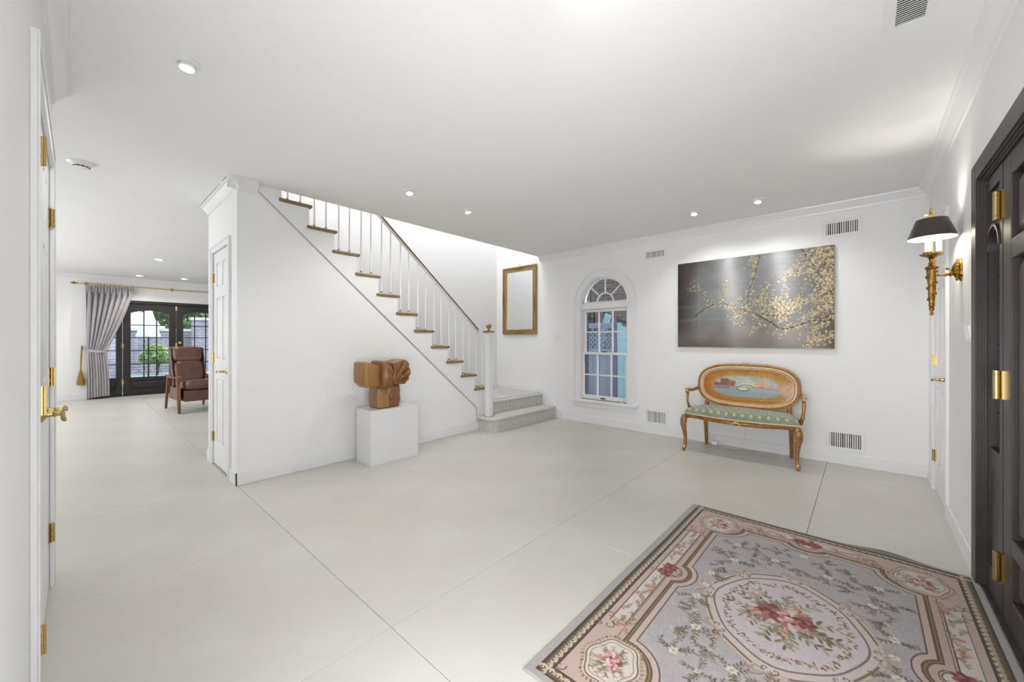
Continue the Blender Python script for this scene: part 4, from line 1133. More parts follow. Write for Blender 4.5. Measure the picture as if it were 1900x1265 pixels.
# ------------------------------------------------------------------ pedestal and carved wooden sculpture
pd = MB(); pd.box(1.848, 2.378, 3.466, 3.742, 0.0, 0.524)
pdo = pd.build('pedestal', mat('white_plinth_laminate', (0.78, 0.785, 0.80), 0.35, noise=(4, (0.80, 0.80, 0.81), 2, ONE)), smooth=None, bevel=0.002)
tag(pdo, 'white box pedestal against the stair wall', 'pedestal')
woodS = mat('carved_honey_wood', hexc('96663a'), 0.45, 0, noise=(16, hexc('744820'), 6, (1.6, 1, 0.35)), bump=(40, 0.5, (1, 1, 0.4)), coat=0.2)
woodL = mat('pale_grain_wood', hexc('ab7f4a'), 0.45, 0, noise=(22, hexc('8d6336'), 6, (1.6, 1, 0.10)), bump=(40, 0.4, (1, 1, 0.15)), coat=0.2)
sc = empty('sculpture', (2.08, 3.60, 0.524), 'abstract carved wooden sculpture of three fluted blocks on a stump', 'sculpture')


def carve(name, outline, y0, y1, m, fn=None, lean=0.0, ins=0.02, n=26):
    """outline in x,z swelled between two depths: rounded front and back with displaced relief"""
    pts = []
    N_ = len(outline)
    P_ = []
    for k in range(N_):                            # resample the outline
        a = outline[k]; b = outline[(k+1) % N_]
        q = max(2, int(math.hypot(b[0]-a[0], b[1]-a[1])/0.012))
        for t in range(q): P_.append((a[0]+(b[0]-a[0])*t/q, a[1]+(b[1]-a[1])*t/q))
    cx = sum(p[0] for p in P_)/len(P_); cz = sum(p[1] for p in P_)/len(P_)
    mb = MB(); n_ = len(P_); rows = []
    def row(s_, y):
        for p in P_:
            x = cx+(p[0]-cx)*s_; z = cz+(p[1]-cz)*s_
            yy = y+(fn(x, z, s_) if fn and y < (y0+y1)/2 else 0)+lean*(x-cx)
            mb.v.append((x, yy, z))
        rows.append(len(mb.v)-n_)
    for s_ in (0.03, 0.12, 0.25, 0.38, 0.5, 0.62, 0.74, 0.85, 0.93): row(s_, y0)
    row(0.985, y0+ins*0.35); row(1.0, y0+ins); row(1.0, y0+(y1-y0)*0.35); row(1.0, y0+(y1-y0)*0.7); row(1.0, y1-ins); row(0.95, y1); row(0.3, y1)
    for a, b in zip(rows, rows[1:]):
        for k in range(n_): mb.f.append((a+k, a+(k+1) % n_, b+(k+1) % n_, b+k))
    mb.f.append(tuple(rows[0]+k for k in range(n_))[::-1]); mb.f.append(tuple(rows[-1]+k for k in range(n_)))
    return mb.build(name, m, sc, smooth=32)


def fan(x, z, s_):                                 # fan of grooves spreading from the lower left of the right block
    a = math.atan2(z-0.745, x-2.10); r_ = math.hypot(z-0.745, x-2.10)
    k = max(0, min(1, (r_-0.05)/0.12))*(1 if a < 1.0 else max(0, 1-(a-1.0)*3))
    return 0.038*k*(1-abs(math.sin(a*9+0.5*math.sin(r_*30))))**2 - 0.03*(1-s_**2)
def ripple(x, z, s_):
    return 0.009*math.sin(x*40+z*95)*max(0, min(1, (x-1.99)/0.05))-0.035*(1-s_**2)+0.02*max(0, (x-2.0))/0.1
carve('left_block', [(1.791, 0.985), (1.826, 0.993), (1.885, 0.975), (1.99, 0.944), (1.99, 0.742), (1.834, 0.745), (1.790, 0.790), (1.784, 0.88)], 3.505, 3.70, woodL, lambda x, z, s_: -0.010*(1-s_**4)+0.06*max(0, 1.826-x)/0.04*0.6, lean=0.10)
carve('centre_block', [(1.968, 0.985), (1.985, 0.998), (2.020, 0.996), (2.06, 0.968), (2.088, 0.93), (2.094, 0.87), (2.094, 0.80), (2.085, 0.745), (2.030, 0.727), (1.97, 0.738), (1.956, 0.82)], 3.455, 3.69, woodS, ripple)
carve('right_block', [(2.105, 0.970), (2.13, 0.982), (2.19, 0.998), (2.243, 1.005), (2.283, 0.995), (2.318, 0.960), (2.330, 0.93), (2.338, 0.88), (2.332, 0.82), (2.312, 0.785), (2.27, 0.758), (2.19, 0.742), (2.125, 0.744), (2.11, 0.80), (2.122, 0.90)], 3.525, 3.72, woodS, fan, lean=0.05)
carve('left_stump', [(1.958, 0.738), (2.095, 0.738), (2.10, 0.70), (2.083, 0.64), (2.092, 0.56), (2.085, 0.526), (1.972, 0.526), (1.956, 0.54), (1.947, 0.60), (1.948, 0.67)], 3.53, 3.70, woodL, lambda x, z, s_: -0.022*(1-s_**2))
carve('right_stump', [(2.092, 0.75), (2.205, 0.75), (2.212, 0.66), (2.214, 0.60), (2.203, 0.526), (2.085, 0.526), (2.092, 0.56), (2.083, 0.64), (2.085, 0.70)], 3.54, 3.71, woodS, lambda x, z, s_: -0.025*(1-s_**2)+0.01*math.sin(z*60+x*20)*0.5)
r = MB(); r.box(1.96, 2.32, 3.60, 3.685, 0.74, 0.93); r.build('core', mat('dark_core_wood', hexc('4a2c12'), 0.6, noise=(9, hexc('3a2010'), 3, ONE)), sc, smooth=None, bevel=0.01)

# ------------------------------------------------------------------ gilded settee
bw = mat('gold_brown_carved_wood', hexc('a3753a'), 0.35, 0.15, noise=(22, hexc('855526'), 5, ONE), bump=(60, 0.15, ONE), coat=0.3)
cream = mat('cream_pink_gilding', hexc('edcfa8'), 0.35, 0.05, noise=(30, hexc('ddb98e'), 4, ONE), coat=0.2)
BC = 0.947
st = empty('settee', (4.64, BC, 0), 'small antique settee with painted oval back, sage brocade seat and carved cabriole legs', 'settee')
def leg_path(sy):
    y = BC+sy*0.502
    return [(4.425, y-sy*0.004, 0.385), (4.415, y+sy*0.006, 0.34), (4.408, y+sy*0.008, 0.29), (4.418, y-sy*0.002, 0.22), (4.428, y-sy*0.008, 0.14), (4.430, y-sy*0.006, 0.075), (4.420, y, 0.045), (4.412, y+sy*0.004, 0.022), (4.412, y+sy*0.004, 0.0)]
for sy in (1, -1):
    l = MB(); l.tube(leg_path(sy), [0.030, 0.034, 0.031, 0.023, 0.018, 0.017, 0.021, 0.016, 0.013], 12)
    lo_ = l.build('leg', bw, st, smooth=50)
    g = MB(); y = BC+sy*0.502
    for q in range(9):
        z = 0.385-0.017*q; g.blob((4.395+0.004*math.sin(q*2), y+0.010*math.sin(q*2.3), z), (0.011, 0.010*(1-q*0.06), 0.010), 8, 6)
    g.blob((4.405, y, 0.052), (0.020, 0.018, 0.012), 10, 6); g.blob((4.398, y, 0.038), (0.012, 0.012, 0.010), 8, 6)
    g.build('gilt_carving', M['giltlight'], lo_, smooth=60)
    l = MB(); y = BC+sy*0.405
    l.tube([(4.875, y, 0.0), (4.870, y, 0.10), (4.845, y, 0.26), (4.83, y, 0.36), (4.832, y-sy*0.010, 0.42), (4.838, y-sy*0.02, 0.53)], [0.017, 0.019, 0.022, 0.024, 0.022, 0.022], 8)
    l.build('leg', bw, st, smooth=50)
# seat rail, serpentine front
def front(t):                                       # t -1..1 right to left
    return (4.432-0.020*math.cos(t*PI*1.0)*0.6-0.012*(1-t*t)+0.004, BC+t*0.512)
def railtop(t): return 0.400-0.010*(1-t*t)
def railbot(t): return 0.352-0.016*math.exp(-(t/0.22)**2)+0.006*math.cos(t*8)
fr = MB(); n = 41; fr_v = []
for k in range(n):
    t = -1+2*k/(n-1); x, y = front(t)
    fr.v += [(x, y, railtop(t)), (x-0.010, y, railtop(t)-0.012), (x-0.008, y, railbot(t)+0.01), (x+0.002, y, railbot(t)), (x+0.03, y, railbot(t)+0.008), (x+0.03, y, railtop(t))]
for k in range(n-1):
    for q in range(6): fr.f.append((k*6+q, k*6+(q+1) % 6, (k+1)*6+(q+1) % 6, (k+1)*6+q))
fr.f += [tuple(range(5, -1, -1)), tuple((n-1)*6+q for q in range(6))]
for sy in (1, -1):
    x, y = front(sy*1.0)
    fr.quad_box([(x, y-sy*0.03, 0.352), (4.86, BC+sy*0.395, 0.352), (4.86, BC+sy*0.42, 0.352), (x, y, 0.352), (x, y-sy*0.03, 0.40), (4.86, BC+sy*0.395, 0.40), (4.86, BC+sy*0.42, 0.40), (x, y, 0.40)])
fr.box(4.835, 4.86, BC-0.41, BC+0.41, 0.352, 0.40)
fr.build('seat_rail', bw, st, smooth=40)
pipe = MB(); path = [(front(t)[0]-0.003, front(t)[1], railtop(t)+0.004) for t in np.linspace(-1, 1, 41)] + [(4.60, BC+0.475, 0.405), (4.84, BC+0.425, 0.405)]
path = [(4.84, BC-0.425, 0.405), (4.60, BC-0.475, 0.405)] + path
pipe.tube(path, 0.0065, 8); pipe.build('piping', cream, st)
g = MB()
for k in range(11):
    t = (k-5)/5; g.blob((front(t*0.13)[0]-0.012, BC+t*0.062, railbot(0)+0.022+0.008*math.cos(t*5)), (0.008, 0.011*(1.2-abs(t)*0.7), 0.011*(1.3-abs(t))), 8, 6)
for sy in (1, -1): g.tube([(front(sy*.14)[0]-0.009, BC+sy*0.065, railbot(0.1)+0.02), (front(sy*.2)[0]-0.009, BC+sy*0.09, railbot(0.2)+0.024), (front(sy*.26)[0]-0.009, BC+sy*0.125, railbot(0.25)+0.018)], [0.005, 0.004, 0.002], 6)
g.build('gilt_carving', M['giltlight'], st, smooth=60)

# upholstered seat with brocade motifs
cs = Canvas(-1, 1, 0, 1, 0.006)                    # u across -1..1, v front to back
cs.xs = np.linspace(-1, 1, 300); cs.ys = np.linspace(0, 1, 170); cs.nx, cs.ny, cs.res = 300, 170, 0.0067
cs.X, cs.Y = np.meshgrid(cs.xs, cs.ys); cs.A = np.ones((170, 300, 3))*np.array(H('7f8c7c'))
cs.A += ((vnoise((170, 300), 120, 4)-0.5)*0.09+(vnoise((170, 300), 14, 5)-0.5)*0.05)[..., None]
for j in range(9):
    for i in range(15):
        u = -0.95+i*0.142+(0.071 if j % 2 else 0); v = 0.06+j*0.112
        cs.ell(u, v, 0.020, 0.030, 0, H('cdbf8a'), 0.9); cs.ell(u-0.016, v-0.012, 0.014, 0.022, 0.5, H('c5b582'), 0.85); cs.ell(u+0.016, v-0.012, 0.014, 0.022, -0.5, H('c5b582'), 0.85); cs.ell(u, v+0.03, 0.008, 0.016, 0, H('ddd3ab'), 0.9)
def seatP(U, V):
    fx = 4.430-0.012*np.cos(U*PI)-0.012*(1-U*U)+0.012; fy = 0.508-0.095*V
    bu = 0.012*np.sin(np.clip(V*4, 0, 1)*PI)          # bulge over the rail
    x = fx+(4.845-fx)*V; y = BC+U*(fy+0.012*np.cos(V*PI/2))
    e = 1-np.abs(U); ef = np.clip(e/0.09, 0, 1); vf = np.clip(V/0.13, 0, 1); vb = np.clip((1-V)/0.10, 0, 1)
    prof = lambda a: np.sqrt(np.clip(1-(1-a)**2, 0, 1))
    h = prof(ef)*prof(vf)*prof(vb)
    z = 0.400-0.010*(1-U*U)*(1-V)+h*(0.064+0.024*(1-U*U)*np.sin(PI*np.clip(V, 0, 1))**0.7)
    x = x-0.014*np.exp(-((V-0.08)/0.08)**2)
    return x, y, z
cush = cs.mesh('seat_cushion', seatP, mat('sage_brocade', (0.5, 0.5, 0.4), 0.62, vcol='print', bump=(160, 0.25, ONE), sheen=0.4), st, smooth=True)

# oval back
BZ = 0.700
def sup(a, rx, rz, e=0.62):
    c, s = math.cos(a), math.sin(a)
    return (math.copysign(abs(c)**e, c)*rx, math.copysign(abs(s)**(e+0.12), s)*rz)
def backx(z): return 4.822+(z-0.46)*0.10
def loop(rx, rz, dx, n=96):
    out = []
    for k in range(n):
        u, w = sup(2*PI*k/n, rx, rz); out.append((backx(BZ+w)+dx, BC+u, BZ+w))
    return out
r = MB(); r.tube(loop(0.468, 0.224, 0.0), 0.019, 12, closed=True, flat=1.0); r.build('back_frame', bw, st, smooth=60)
r = MB(); r.tube(loop(0.447, 0.205, -0.010), 0.0115, 8, closed=True); r.build('inner_moulding', cream, st, smooth=60)
r = MB(); r.tube(loop(0.428, 0.187, -0.014), 0.0060, 8, closed=True); r.tube(loop(0.478, 0.236, -0.010), 0.0045, 8, closed=True); r.build('outer_bead', cream, st, smooth=60)
r = MB(); lp = loop(0.462, 0.218, 0.004); b0 = 0
r.v += lp + [(p[0]+0.014, p[1], p[2]) for p in lp]; m_ = len(lp)
r.f += [tuple(range(m_)), tuple(range(2*m_-1, m_-1, -1))] + [(k, (k+1) % m_, m_+(k+1) % m_, m_+k) for k in range(m_)]
r.build('back_board', bw, st, smooth=None)
g = MB()
for k in range(9):
    t = (k-4)/4; g.blob((backx(0.93)-0.006, BC+0.01+t*0.042, 0.938+0.012*(1-t*t)), (0.012, 0.011*(1.25-abs(t)*0.6), 0.012*(1.35-abs(t)*0.8)), 8, 6)
g.blob((backx(0.95)-0.010, BC+0.01, 0.950), (0.010, 0.016, 0.013), 10, 8)
for sy in (1, -1): g.tube([(backx(0.93)-0.008, BC+sy*0.05, 0.938), (backx(0.93)-0.008, BC+sy*0.085, 0.940), (backx(0.93)-0.008, BC+sy*0.12, 0.935)], [0.005, 0.0045, 0.002], 6)
g.build('crest_carving', M['giltlight'], st, smooth=60)
# painted canal scene: rows are rings of the oval
cb = Canvas(-0.43, 0.43, -0.19, 0.19, 0.0026)
X, Y = cb.X, cb.Y                                     # x to the viewer's right
cb.A[:] = H('b47a24'); cb.A += ((vnoise(X.shape, 50, 21)-0.5)*0.10+(vnoise(X.shape, 9, 22)-0.5)*0.08)[..., None]*np.array([1, .9, .5])
cb.fill(np.clip(-(X+0.25)/0.1, 0, 1)*0.5, H('bf7420'))
ov = 1.0-(np.abs(X/0.352)**2.6+np.abs(Y/0.128)**2.6); m0 = np.clip(ov*2.0+(vnoise(X.shape, 40, 31)-0.5)*0.25, 0, 1)*(ov > -0.1)
sky = np.ones(X.shape+(3,))*np.array(H('a9b5ac'))+(vnoise(X.shape, 26, 23)-0.5)[..., None]*0.12
cb.A = cb.A*(1-m0[..., None])+sky*m0[..., None]
cb.fill(m0*(Y < -0.004), H('8fa3a6'), 0.9); cb.fill(m0*np.exp(-((X-0.02)/0.12)**2-((Y-0.035)/0.03)**2), H('dcd9c4'), 0.8)
cb.fill(m0*(np.abs(Y+0.035) < 0.02)*(X > -0.05), H('b3b4bc'), 0.5); cb.fill(m0*(np.abs(Y+0.024) < 0.008)*(X < -0.15), H('6f5d66'), 0.7)
for x0, x1, h, c_ in ((-0.31, -0.24, 0.024, 'a4533a'), (-0.245, -0.165, 0.072, '9a5a44'), (-0.17, -0.10, 0.055, 'b06a54'), (0.10, 0.17, 0.066, 'cf8f7d'), (0.165, 0.20, 0.040, 'd8a392'), (0.20, 0.30, 0.014, 'cfa08c')):
    w = cb.win(x0, x1, -0.004, h); cb.put(w, np.ones(cb.X[w].shape)*0.92, H(c_))
for x in np.arange(-0.235, -0.10, 0.016):
    for z in (0.012, 0.027, 0.042, 0.056):
        if x > -0.17 and z > 0.05: continue
        cb.ell(x, z, 0.0035, 0.005, 0, H('54302a'))
for x in (0.112, 0.130, 0.148):
    for z in (0.015, 0.033, 0.05): cb.ell(x, z, 0.004, 0.006, 0, H('f0c9ba'))
cb.line([(x, 0.004+0.030*math.cos((x-0.01)/0.115*PI/2)) for x in np.linspace(-0.10, 0.12, 20)], 0.013, H('e0d6b8'))
cb.line([(x, 0.010+0.034*math.cos((x-0.01)/0.115*PI/2)) for x in np.linspace(-0.095, 0.115, 20)], 0.003, H('6b5a3c'))
cb.line([(-0.05+0.06*(1-math.cos(a)), -0.006+0.024*math.sin(a)) for a in np.linspace(0, PI, 16)], 0.004, H('4a3a2c')); cb.line([(0.08, 0.0), (0.19, -0.012), (0.31, -0.030)], 0.003, H('6b4a3c')); cb.line([(-0.31, -0.004), (-0.05, -0.006)], 0.003, H('5c4038'))
cb.ell(-0.025, -0.030, 0.052, 0.016, 0, H('c9dcdc'), 0.8)
cb.line([(-0.085, -0.026), (-0.070, -0.040), (-0.045, -0.048), (0.0, -0.049), (0.025, -0.042), (0.040, -0.024)], 0.007, H('3a4238')); cb.line([(0.005, -0.040), (0.028, -0.008)], 0.002, H('4a4a3c'))
for x in (-0.045, -0.028, -0.012): cb.ell(x, -0.034, 0.005, 0.010, 0, H('e2e0d0'))
for a in np.linspace(0, 2*PI, 90):                    # vine scrolls
    pass
vine = []
for k in range(160):
    a = 2*PI*k/160; u, w = sup(a, 0.390, 0.158, 0.62); q = 1+0.04*math.sin(a*22); vine.append((u*q, w*q))
for k in range(0, 160):
    if (k//9) % 4 == 3: continue
    cb.line([vine[k], vine[(k+1) % 160]], 0.0048, H('4a3a14'), 0.85)
    if k % 3 == 0: cb.ell(vine[k][0]+R(-.01, .01), vine[k][1]+R(-.008, .008), 0.006, 0.0028, R(0, 3), H(random.choice(['7a6424', 'd6a54a', '6b5420', 'e0b860'])), 0.8)
nr, na_ = 64, 288                                      # lay the print on the oval itself
ss = np.linspace(0.0, 1.0, nr); aa = np.linspace(0, 2*PI, na_)
SU = np.array([sup(a, 0.424, 0.183) for a in aa])
gx = ss[:, None]*SU[None, :, 0]; gz = ss[:, None]*SU[None, :, 1]
ix = np.clip(((gx+0.43)/0.86*(cb.nx-1)).round().astype(int), 0, cb.nx-1); iz = np.clip(((gz+0.19)/0.38*(cb.ny-1)).round().astype(int), 0, cb.ny-1)
pan = Canvas(0, 1, 0, 1, 0.5); pan.X, pan.Y, pan.nx, pan.ny = gx, gz, na_, nr; pan.A = cb.A[iz, ix]
panm = mat('painted_panel', (0.5, 0.4, 0.2), 0.4, vcol='print', coat=0.3)
pan.mesh('painted_panel', lambda X, Y: (4.822+(BZ+Y-0.46)*0.10-0.006-0.010*(1-(X/0.43)**2)*(1-(Y/0.19)**2), BC-X, BZ+Y), panm, st, smooth=True)

# arms
for sy in (1, -1):
    y0 = BC+sy*0.470; y1 = BC+sy*0.530
    a = MB(); a.tube([(4.845, y0, 0.665), (4.80, y0+sy*0.022, 0.640), (4.72, y1-sy*0.012, 0.628), (4.65, y1, 0.640), (4.605, y1, 0.648), (4.585, y1, 0.635), (4.592, y1, 0.618), (4.610, y1, 0.614)], [0.016, 0.017, 0.016, 0.018, 0.019, 0.017, 0.013, 0.010], 10)
    a.tube([(4.618, y1-sy*0.002, 0.620), (4.598, y1, 0.575), (4.590, y1-sy*0.002, 0.52), (4.612, y1-sy*0.010, 0.46), (4.655, y1-sy*0.036, 0.395)], [0.015, 0.016, 0.013, 0.016, 0.024], 10)
    ao = a.build('arm', bw, st, smooth=60)
    g = MB(); g.blob((4.590, y1, 0.655), (0.028, 0.021, 0.012), 10, 8); g.blob((4.574, y1, 0.636), (0.009, 0.019, 0.016), 10, 8); g.tube([(4.584, y1, 0.60), (4.578, y1, 0.55), (4.575, y1-sy*0.002, 0.51), (4.590, y1-sy*0.010, 0.455)], [0.006, 0.007, 0.005, 0.008], 8)
    g.build('gilt_carving', M['giltlight'], ao, smooth=60)

# ------------------------------------------------------------------ plug adapter and cord under the settee
ad = empty('power_adapter', (4.90, 1.33, 0), 'small white plug adapter and cord on the floor behind the settee leg', 'adapter')
MB().box(4.87, 4.93, 1.235, 1.30, 0.0, 0.042).build('adapter_body', M['trim'], ad, smooth=None, bevel=0.008)
r = MB(); r.tube([(4.89, 1.235, 0.012), (4.86, 1.20, 0.005), (4.84, 1.13, 0.004), (4.86, 1.05, 0.004), (4.895, 0.99, 0.02), (4.925, 0.985, 0.09), (4.925, 0.97, 0.20), (4.93, 0.96, 0.33)], 0.0035, 8)
r.build('cord', M['trim'], ad)

# ------------------------------------------------------------------ bouillotte wall sconce
SX, SY_ = 3.43, -0.306
sn = empty('wall_sconce', (3.43, YR, 1.60), 'gilded torch wall sconce with black oval metal shade and lit candle bulbs', 'wall lamp')
r = MB()
wob = lambda a, z: 1+0.06*math.cos(12*a)
r.lathe([(0.050, 0.0005), (0.050, 0.006), (0.042, 0.012), (0.036, 0.024), (0.022, 0.034), (0.010, 0.040)], (3.43, YR, 1.612), 48, lambda x, y, z: (x*0.80, z, y*1.30), wob=wob)
for k in range(18):
    a = 2*PI*k/18; r.blob((3.43+0.034*math.cos(a), YR+0.018, 1.612+0.056*math.sin(a)), (0.006, 0.006, 0.011), 6, 5)
r.build('wall_plate', M['gilt'], sn, smooth=50)
r = MB()
r.lathe([(0.010, 0.020), (0.012, 0.030), (0.007, 0.034), (0.013, 0.040), (0.013, 0.046), (0.007, 0.050), (0.010, 0.062), (0.008, 0.072), (0.006, 0.085), (0.009, 0.092), (0.005, 0.096), (0.008, 0.102), (0.008, 0.125)], (3.43, YR, 1.588), 16, lambda x, y, z: (x, z, y))
r.tube([(3.43, YR+0.03, 1.60), (3.43, YR+0.052, 1.618)], [0.004, 0.004], 8); r.blob((3.43, YR+0.056, 1.622), (0.008, 0.008, 0.008), 10, 8)
r.build('arm', M['gilt'], sn, smooth=50)
r = MB()
tw = lambda a, z: 1+0.10*math.cos(3*a+z*60)
r.lathe([(0.0, 1.348), (0.007, 1.352), (0.010, 1.360), (0.006, 1.368), (0.006, 1.374), (0.012, 1.384), (0.012, 1.392), (0.008, 1.398), (0.013, 1.402), (0.013, 1.420), (0.011, 1.425)], (SX, SY_, 0), 20)
r.lathe([(0.012, 1.425), (0.015, 1.47), (0.018, 1.54), (0.021, 1.60), (0.022, 1.622)], (SX, SY_, 0), 32, wob=tw)
r.lathe([(0.021, 1.622), (0.029, 1.630), (0.031, 1.636), (0.024, 1.642), (0.016, 1.648), (0.012, 1.656), (0.016, 1.662), (0.012, 1.668), (0.010, 1.680), (0.016, 1.690), (0.010, 1.694)], (SX, SY_, 0), 28)
for k in range(30):                                   # ribbon winding round the torch
    z = 1.43+k*0.0066; a = k*0.62; q = 0.013+0.011*(z-1.43)/0.2+0.003
    r.blob((SX+q*math.cos(a), SY_+q*math.sin(a), z), (0.0045, 0.0045, 0.0055), 6, 5)
r.build('torch_body', M['gilt'], sn, smooth=50)
r = MB(); r.lathe([(0.008, 1.692), (0.022, 1.700), (0.044, 1.710), (0.050, 1.714), (0.050, 1.718), (0.040, 1.716), (0.010, 1.712)], (SX, SY_, 0), 32, wob=lambda a, z: 1+0.04*math.cos(16*a))
r.build('drip_dish', M['gilt'], sn, smooth=50)
for k in range(3):
    a = 2*PI*k/3+2.45; cx, cy = SX+0.030*math.cos(a), SY_+0.030*math.sin(a)
    r = MB(); r.lathe([(0.010, 1.716), (0.017, 1.722), (0.018, 1.728), (0.012, 1.729)], (cx, cy, 0), 16, wob=lambda a, z: 1+0.15*math.cos(8*a)); r.build('bobeche', M['gilt'], sn, smooth=50)
    r = MB(); r.lathe([(0.0115, 1.726), (0.0115, 1.806), (0.007, 1.810)], (cx, cy, 0), 16); co_ = r.build('candle_sleeve', mat('ivory_candle', (0.9, 0.88, 0.8), 0.4, emit=((1, 0.94, 0.82), 0.9), noise=(4, (0.9, 0.87, 0.78), 1, ONE)), sn, smooth=50)
    r = MB(); r.lathe([(0.007, 1.810), (0.013, 1.822), (0.015, 1.835), (0.011, 1.852), (0.004, 1.868), (0.0, 1.872)], (cx, cy, 0), 14); r.build('bulb', M['bulb'], co_, smooth=60)
r = MB(); r.lathe([(0.0045, 1.71), (0.0045, 1.935)], (SX, SY_, 0), 10); r.lathe([(0.010, 1.935), (0.011, 1.950), (0.010, 1.968), (0.007, 1.972), (0.009, 1.978), (0.008, 1.988), (0.003, 1.995), (0, 1.996)], (SX, SY_, 0), 16)
r.tube([(SX, SY_, 1.952), (SX-0.02, SY_+0.022, 1.952), (SX-0.026, SY_+0.030, 1.953)], 0.0025, 6)
r.tube([(SX-0.026+0.008*math.cos(a), SY_+0.030, 1.953+0.006*math.sin(a)) for a in np.linspace(0, 2*PI, 12, endpoint=False)], 0.0022, 6, closed=True)
for k in range(3):
    a = 2*PI*k/3+0.4; r.tube([(SX, SY_, 1.930), (SX+0.068*math.cos(a), SY_+0.068*math.sin(a), 1.926)], 0.002, 6)
r.build('stem', M['brass'], sn, smooth=50)
shade_m = bpy.data.materials.new('black_tole_shade'); shade_m.use_nodes = True
nt = shade_m.node_tree; b = nt.nodes['Principled BSDF']; g_ = nt.nodes.new('ShaderNodeNewGeometry'); mx_ = nt.nodes.new('ShaderNodeMix'); mx_.data_type = 'RGBA'
mx_.inputs[6].default_value = (*hexc('3a302c'), 1); mx_.inputs[7].default_value = (0.92, 0.90, 0.86, 1)
nt.links.new(g_.outputs['Backfacing'], mx_.inputs[0]); nt.links.new(mx_.outputs[2], b.inputs['Base Color']); b.inputs['Roughness'].default_value = 0.3
r = MB()
SH = [(0.106, 1.812), (0.107, 1.814), (0.068, 1.920), (0.067, 1.923)]
r.lathe([(0.105, 1.812), (0.107, 1.812), (0.0685, 1.926), (0.0665, 1.926)], (SX, SY_, 0), 48)
r.f = [f for f in r.f if len(f) == 4]
o_ = r.build('shade', mat('black_tole', hexc('332a27'), 0.28, 0.1, noise=(8, hexc('3f3430'), 3, ONE), coat=0.3), sn, smooth=60)
r = MB(); r.lathe([(0.1045, 1.8125), (0.0660, 1.9255)], (SX, SY_, 0), 48); r.f = [f for f in r.f if len(f) == 4]
r.build('shade_lining', mat('white_enamel_lining', (0.93, 0.92, 0.89), 0.5, noise=(4, (0.92, 0.91, 0.88), 1, ONE), emit=None), sn, smooth=60)
for k in range(2):
    add_light('sconce_bulb_light', 'POINT', (SX-0.02+0.04*k, SY_+0.015-0.03*k, 1.845), LP['sconce']/2, 0.02, color=(1, 0.95, 0.86))

# ------------------------------------------------------------------ french doors of the living room
mpf = mpXZ(YL, -1)
r = MB()
for a0, a1, z0, z1 in ((0.12, 0.16, 0, 2.06), (3.24, 3.30, 0, 2.06), (0.12, 3.30, 2.0, 2.06)): r.mbox(mpf, a0, a1, z0, z1, -0.14, 0.018)
r.build('trim_13', M['black'], kind='structure', smooth=None, bevel=0.003)
MB().mbox(mpf, 0.16, 3.24, -0.005, 0.014, -0.14, 0.01).build('trim_14', M['black'], kind='structure', smooth=None)
def french(name, a0, a1, lab, hingeside, knob=None):
    dr = empty(name, ((a0+a1)/2, YL, 0.014), kind='structure', label=lab)
    c0, c1 = -0.055, -0.012
    st = 0.120 if a1-a0 > 0.7 else 0.095; nc = 3 if a1-a0 > 0.7 else 2; g0, g1 = a0+st, a1-st; gb, gs, gt = 0.395, 1.79, 1.855
    mid = (g0+g1)/2; Rr = ((g1-g0)**2/4+(gt-gs)**2)/(2*(gt-gs)); ac = gt-Rr
    ha = math.asin((g1-g0)/2/Rr)
    arcp = [(mid+Rr*math.sin(t), ac+Rr*math.cos(t)) for t in np.linspace(-ha, ha, 15)]
    r = MB(); r.mbox(mpf, a0, g0, 0.014, 1.998, c0, c1); r.mbox(mpf, g1, a1, 0.014, 1.998, c0, c1)
    r.mbox(mpf, g0, g1, 0.315, gb, c0, c1); r.mbox(mpf, g0, g1, 0.014, 0.135, c0, c1); r.mbox(mpf, g0, g1, 0.135, 0.315, c0, c1-0.016)
    r.prism([(g0, 1.998)]+arcp+[(g1, 1.998)], mpf, c0, c1)
    r.build('door_frame', M['black'], dr, smooth=None, bevel=0.003)
    p = MB(); p.frustum(mpf, g0+0.02, g1-0.02, 0.155, 0.295, c1-0.016, c1-0.003, 0.02); p.build('panel', M['black'], dr, smooth=None)
    def topz(x): return ac+math.sqrt(max(0, Rr*Rr-(x-mid)**2))
    for k in range(1, nc):
        x = g0+(g1-g0)*k/nc; MB().mbox(mpf, x-0.009, x+0.009, gb, topz(x)+0.004, c0+0.005, c1-0.006).build('muntin', M['black'], dr, smooth=None)
    for z in (0.685, 0.975, 1.255, 1.53): MB().mbox(mpf, g0, g1, z-0.009, z+0.009, c0+0.0055, c1-0.0065).build('muntin', M['black'], dr, smooth=None)
    zz = [gb, 0.685, 0.975, 1.255, 1.53]
    for k in range(nc):
        x0, x1 = g0+(g1-g0)*k/nc, g0+(g1-g0)*(k+1)/nc
        for q in range(4): MB().mbox(mpf, x0, x1, zz[q], zz[q+1], -0.036, -0.033).build('pane', M['glass'], dr, smooth=None)
        MB().prism([(x0, 1.53), (x0, topz(x0)), ((x0+x1)/2, topz((x0+x1)/2)), (x1, topz(x1)), (x1, 1.53)], mpf, -0.036, -0.033).build('pane', M['glass'], dr, smooth=None)
    if hingeside:
        for z in (0.30, 1.08, 1.93):
            r = MB(); r.lathe([(0.010, -0.05), (0.010, 0.05)], (hingeside, YL+0.002, z), 10); r.mbox(mpf, hingeside-0.016, hingeside+0.016, z-0.05, z+0.05, c1, c1+0.004); r.build('hinge', M['giltlight'], dr)
    if knob:
        r = MB(); r.lathe([(0.028, 0), (0.028, 0.006), (0.010, 0.012), (0.010, 0.035), (0.024, 0.045), (0.030, 0.060), (0.022, 0.074), (0, 0.078)], (knob, YL-c1, 1.14), 18, lambda x, y, z: (x, -z, y)); r.build('door_knob', M['giltlight'], dr, smooth=50)
    return dr
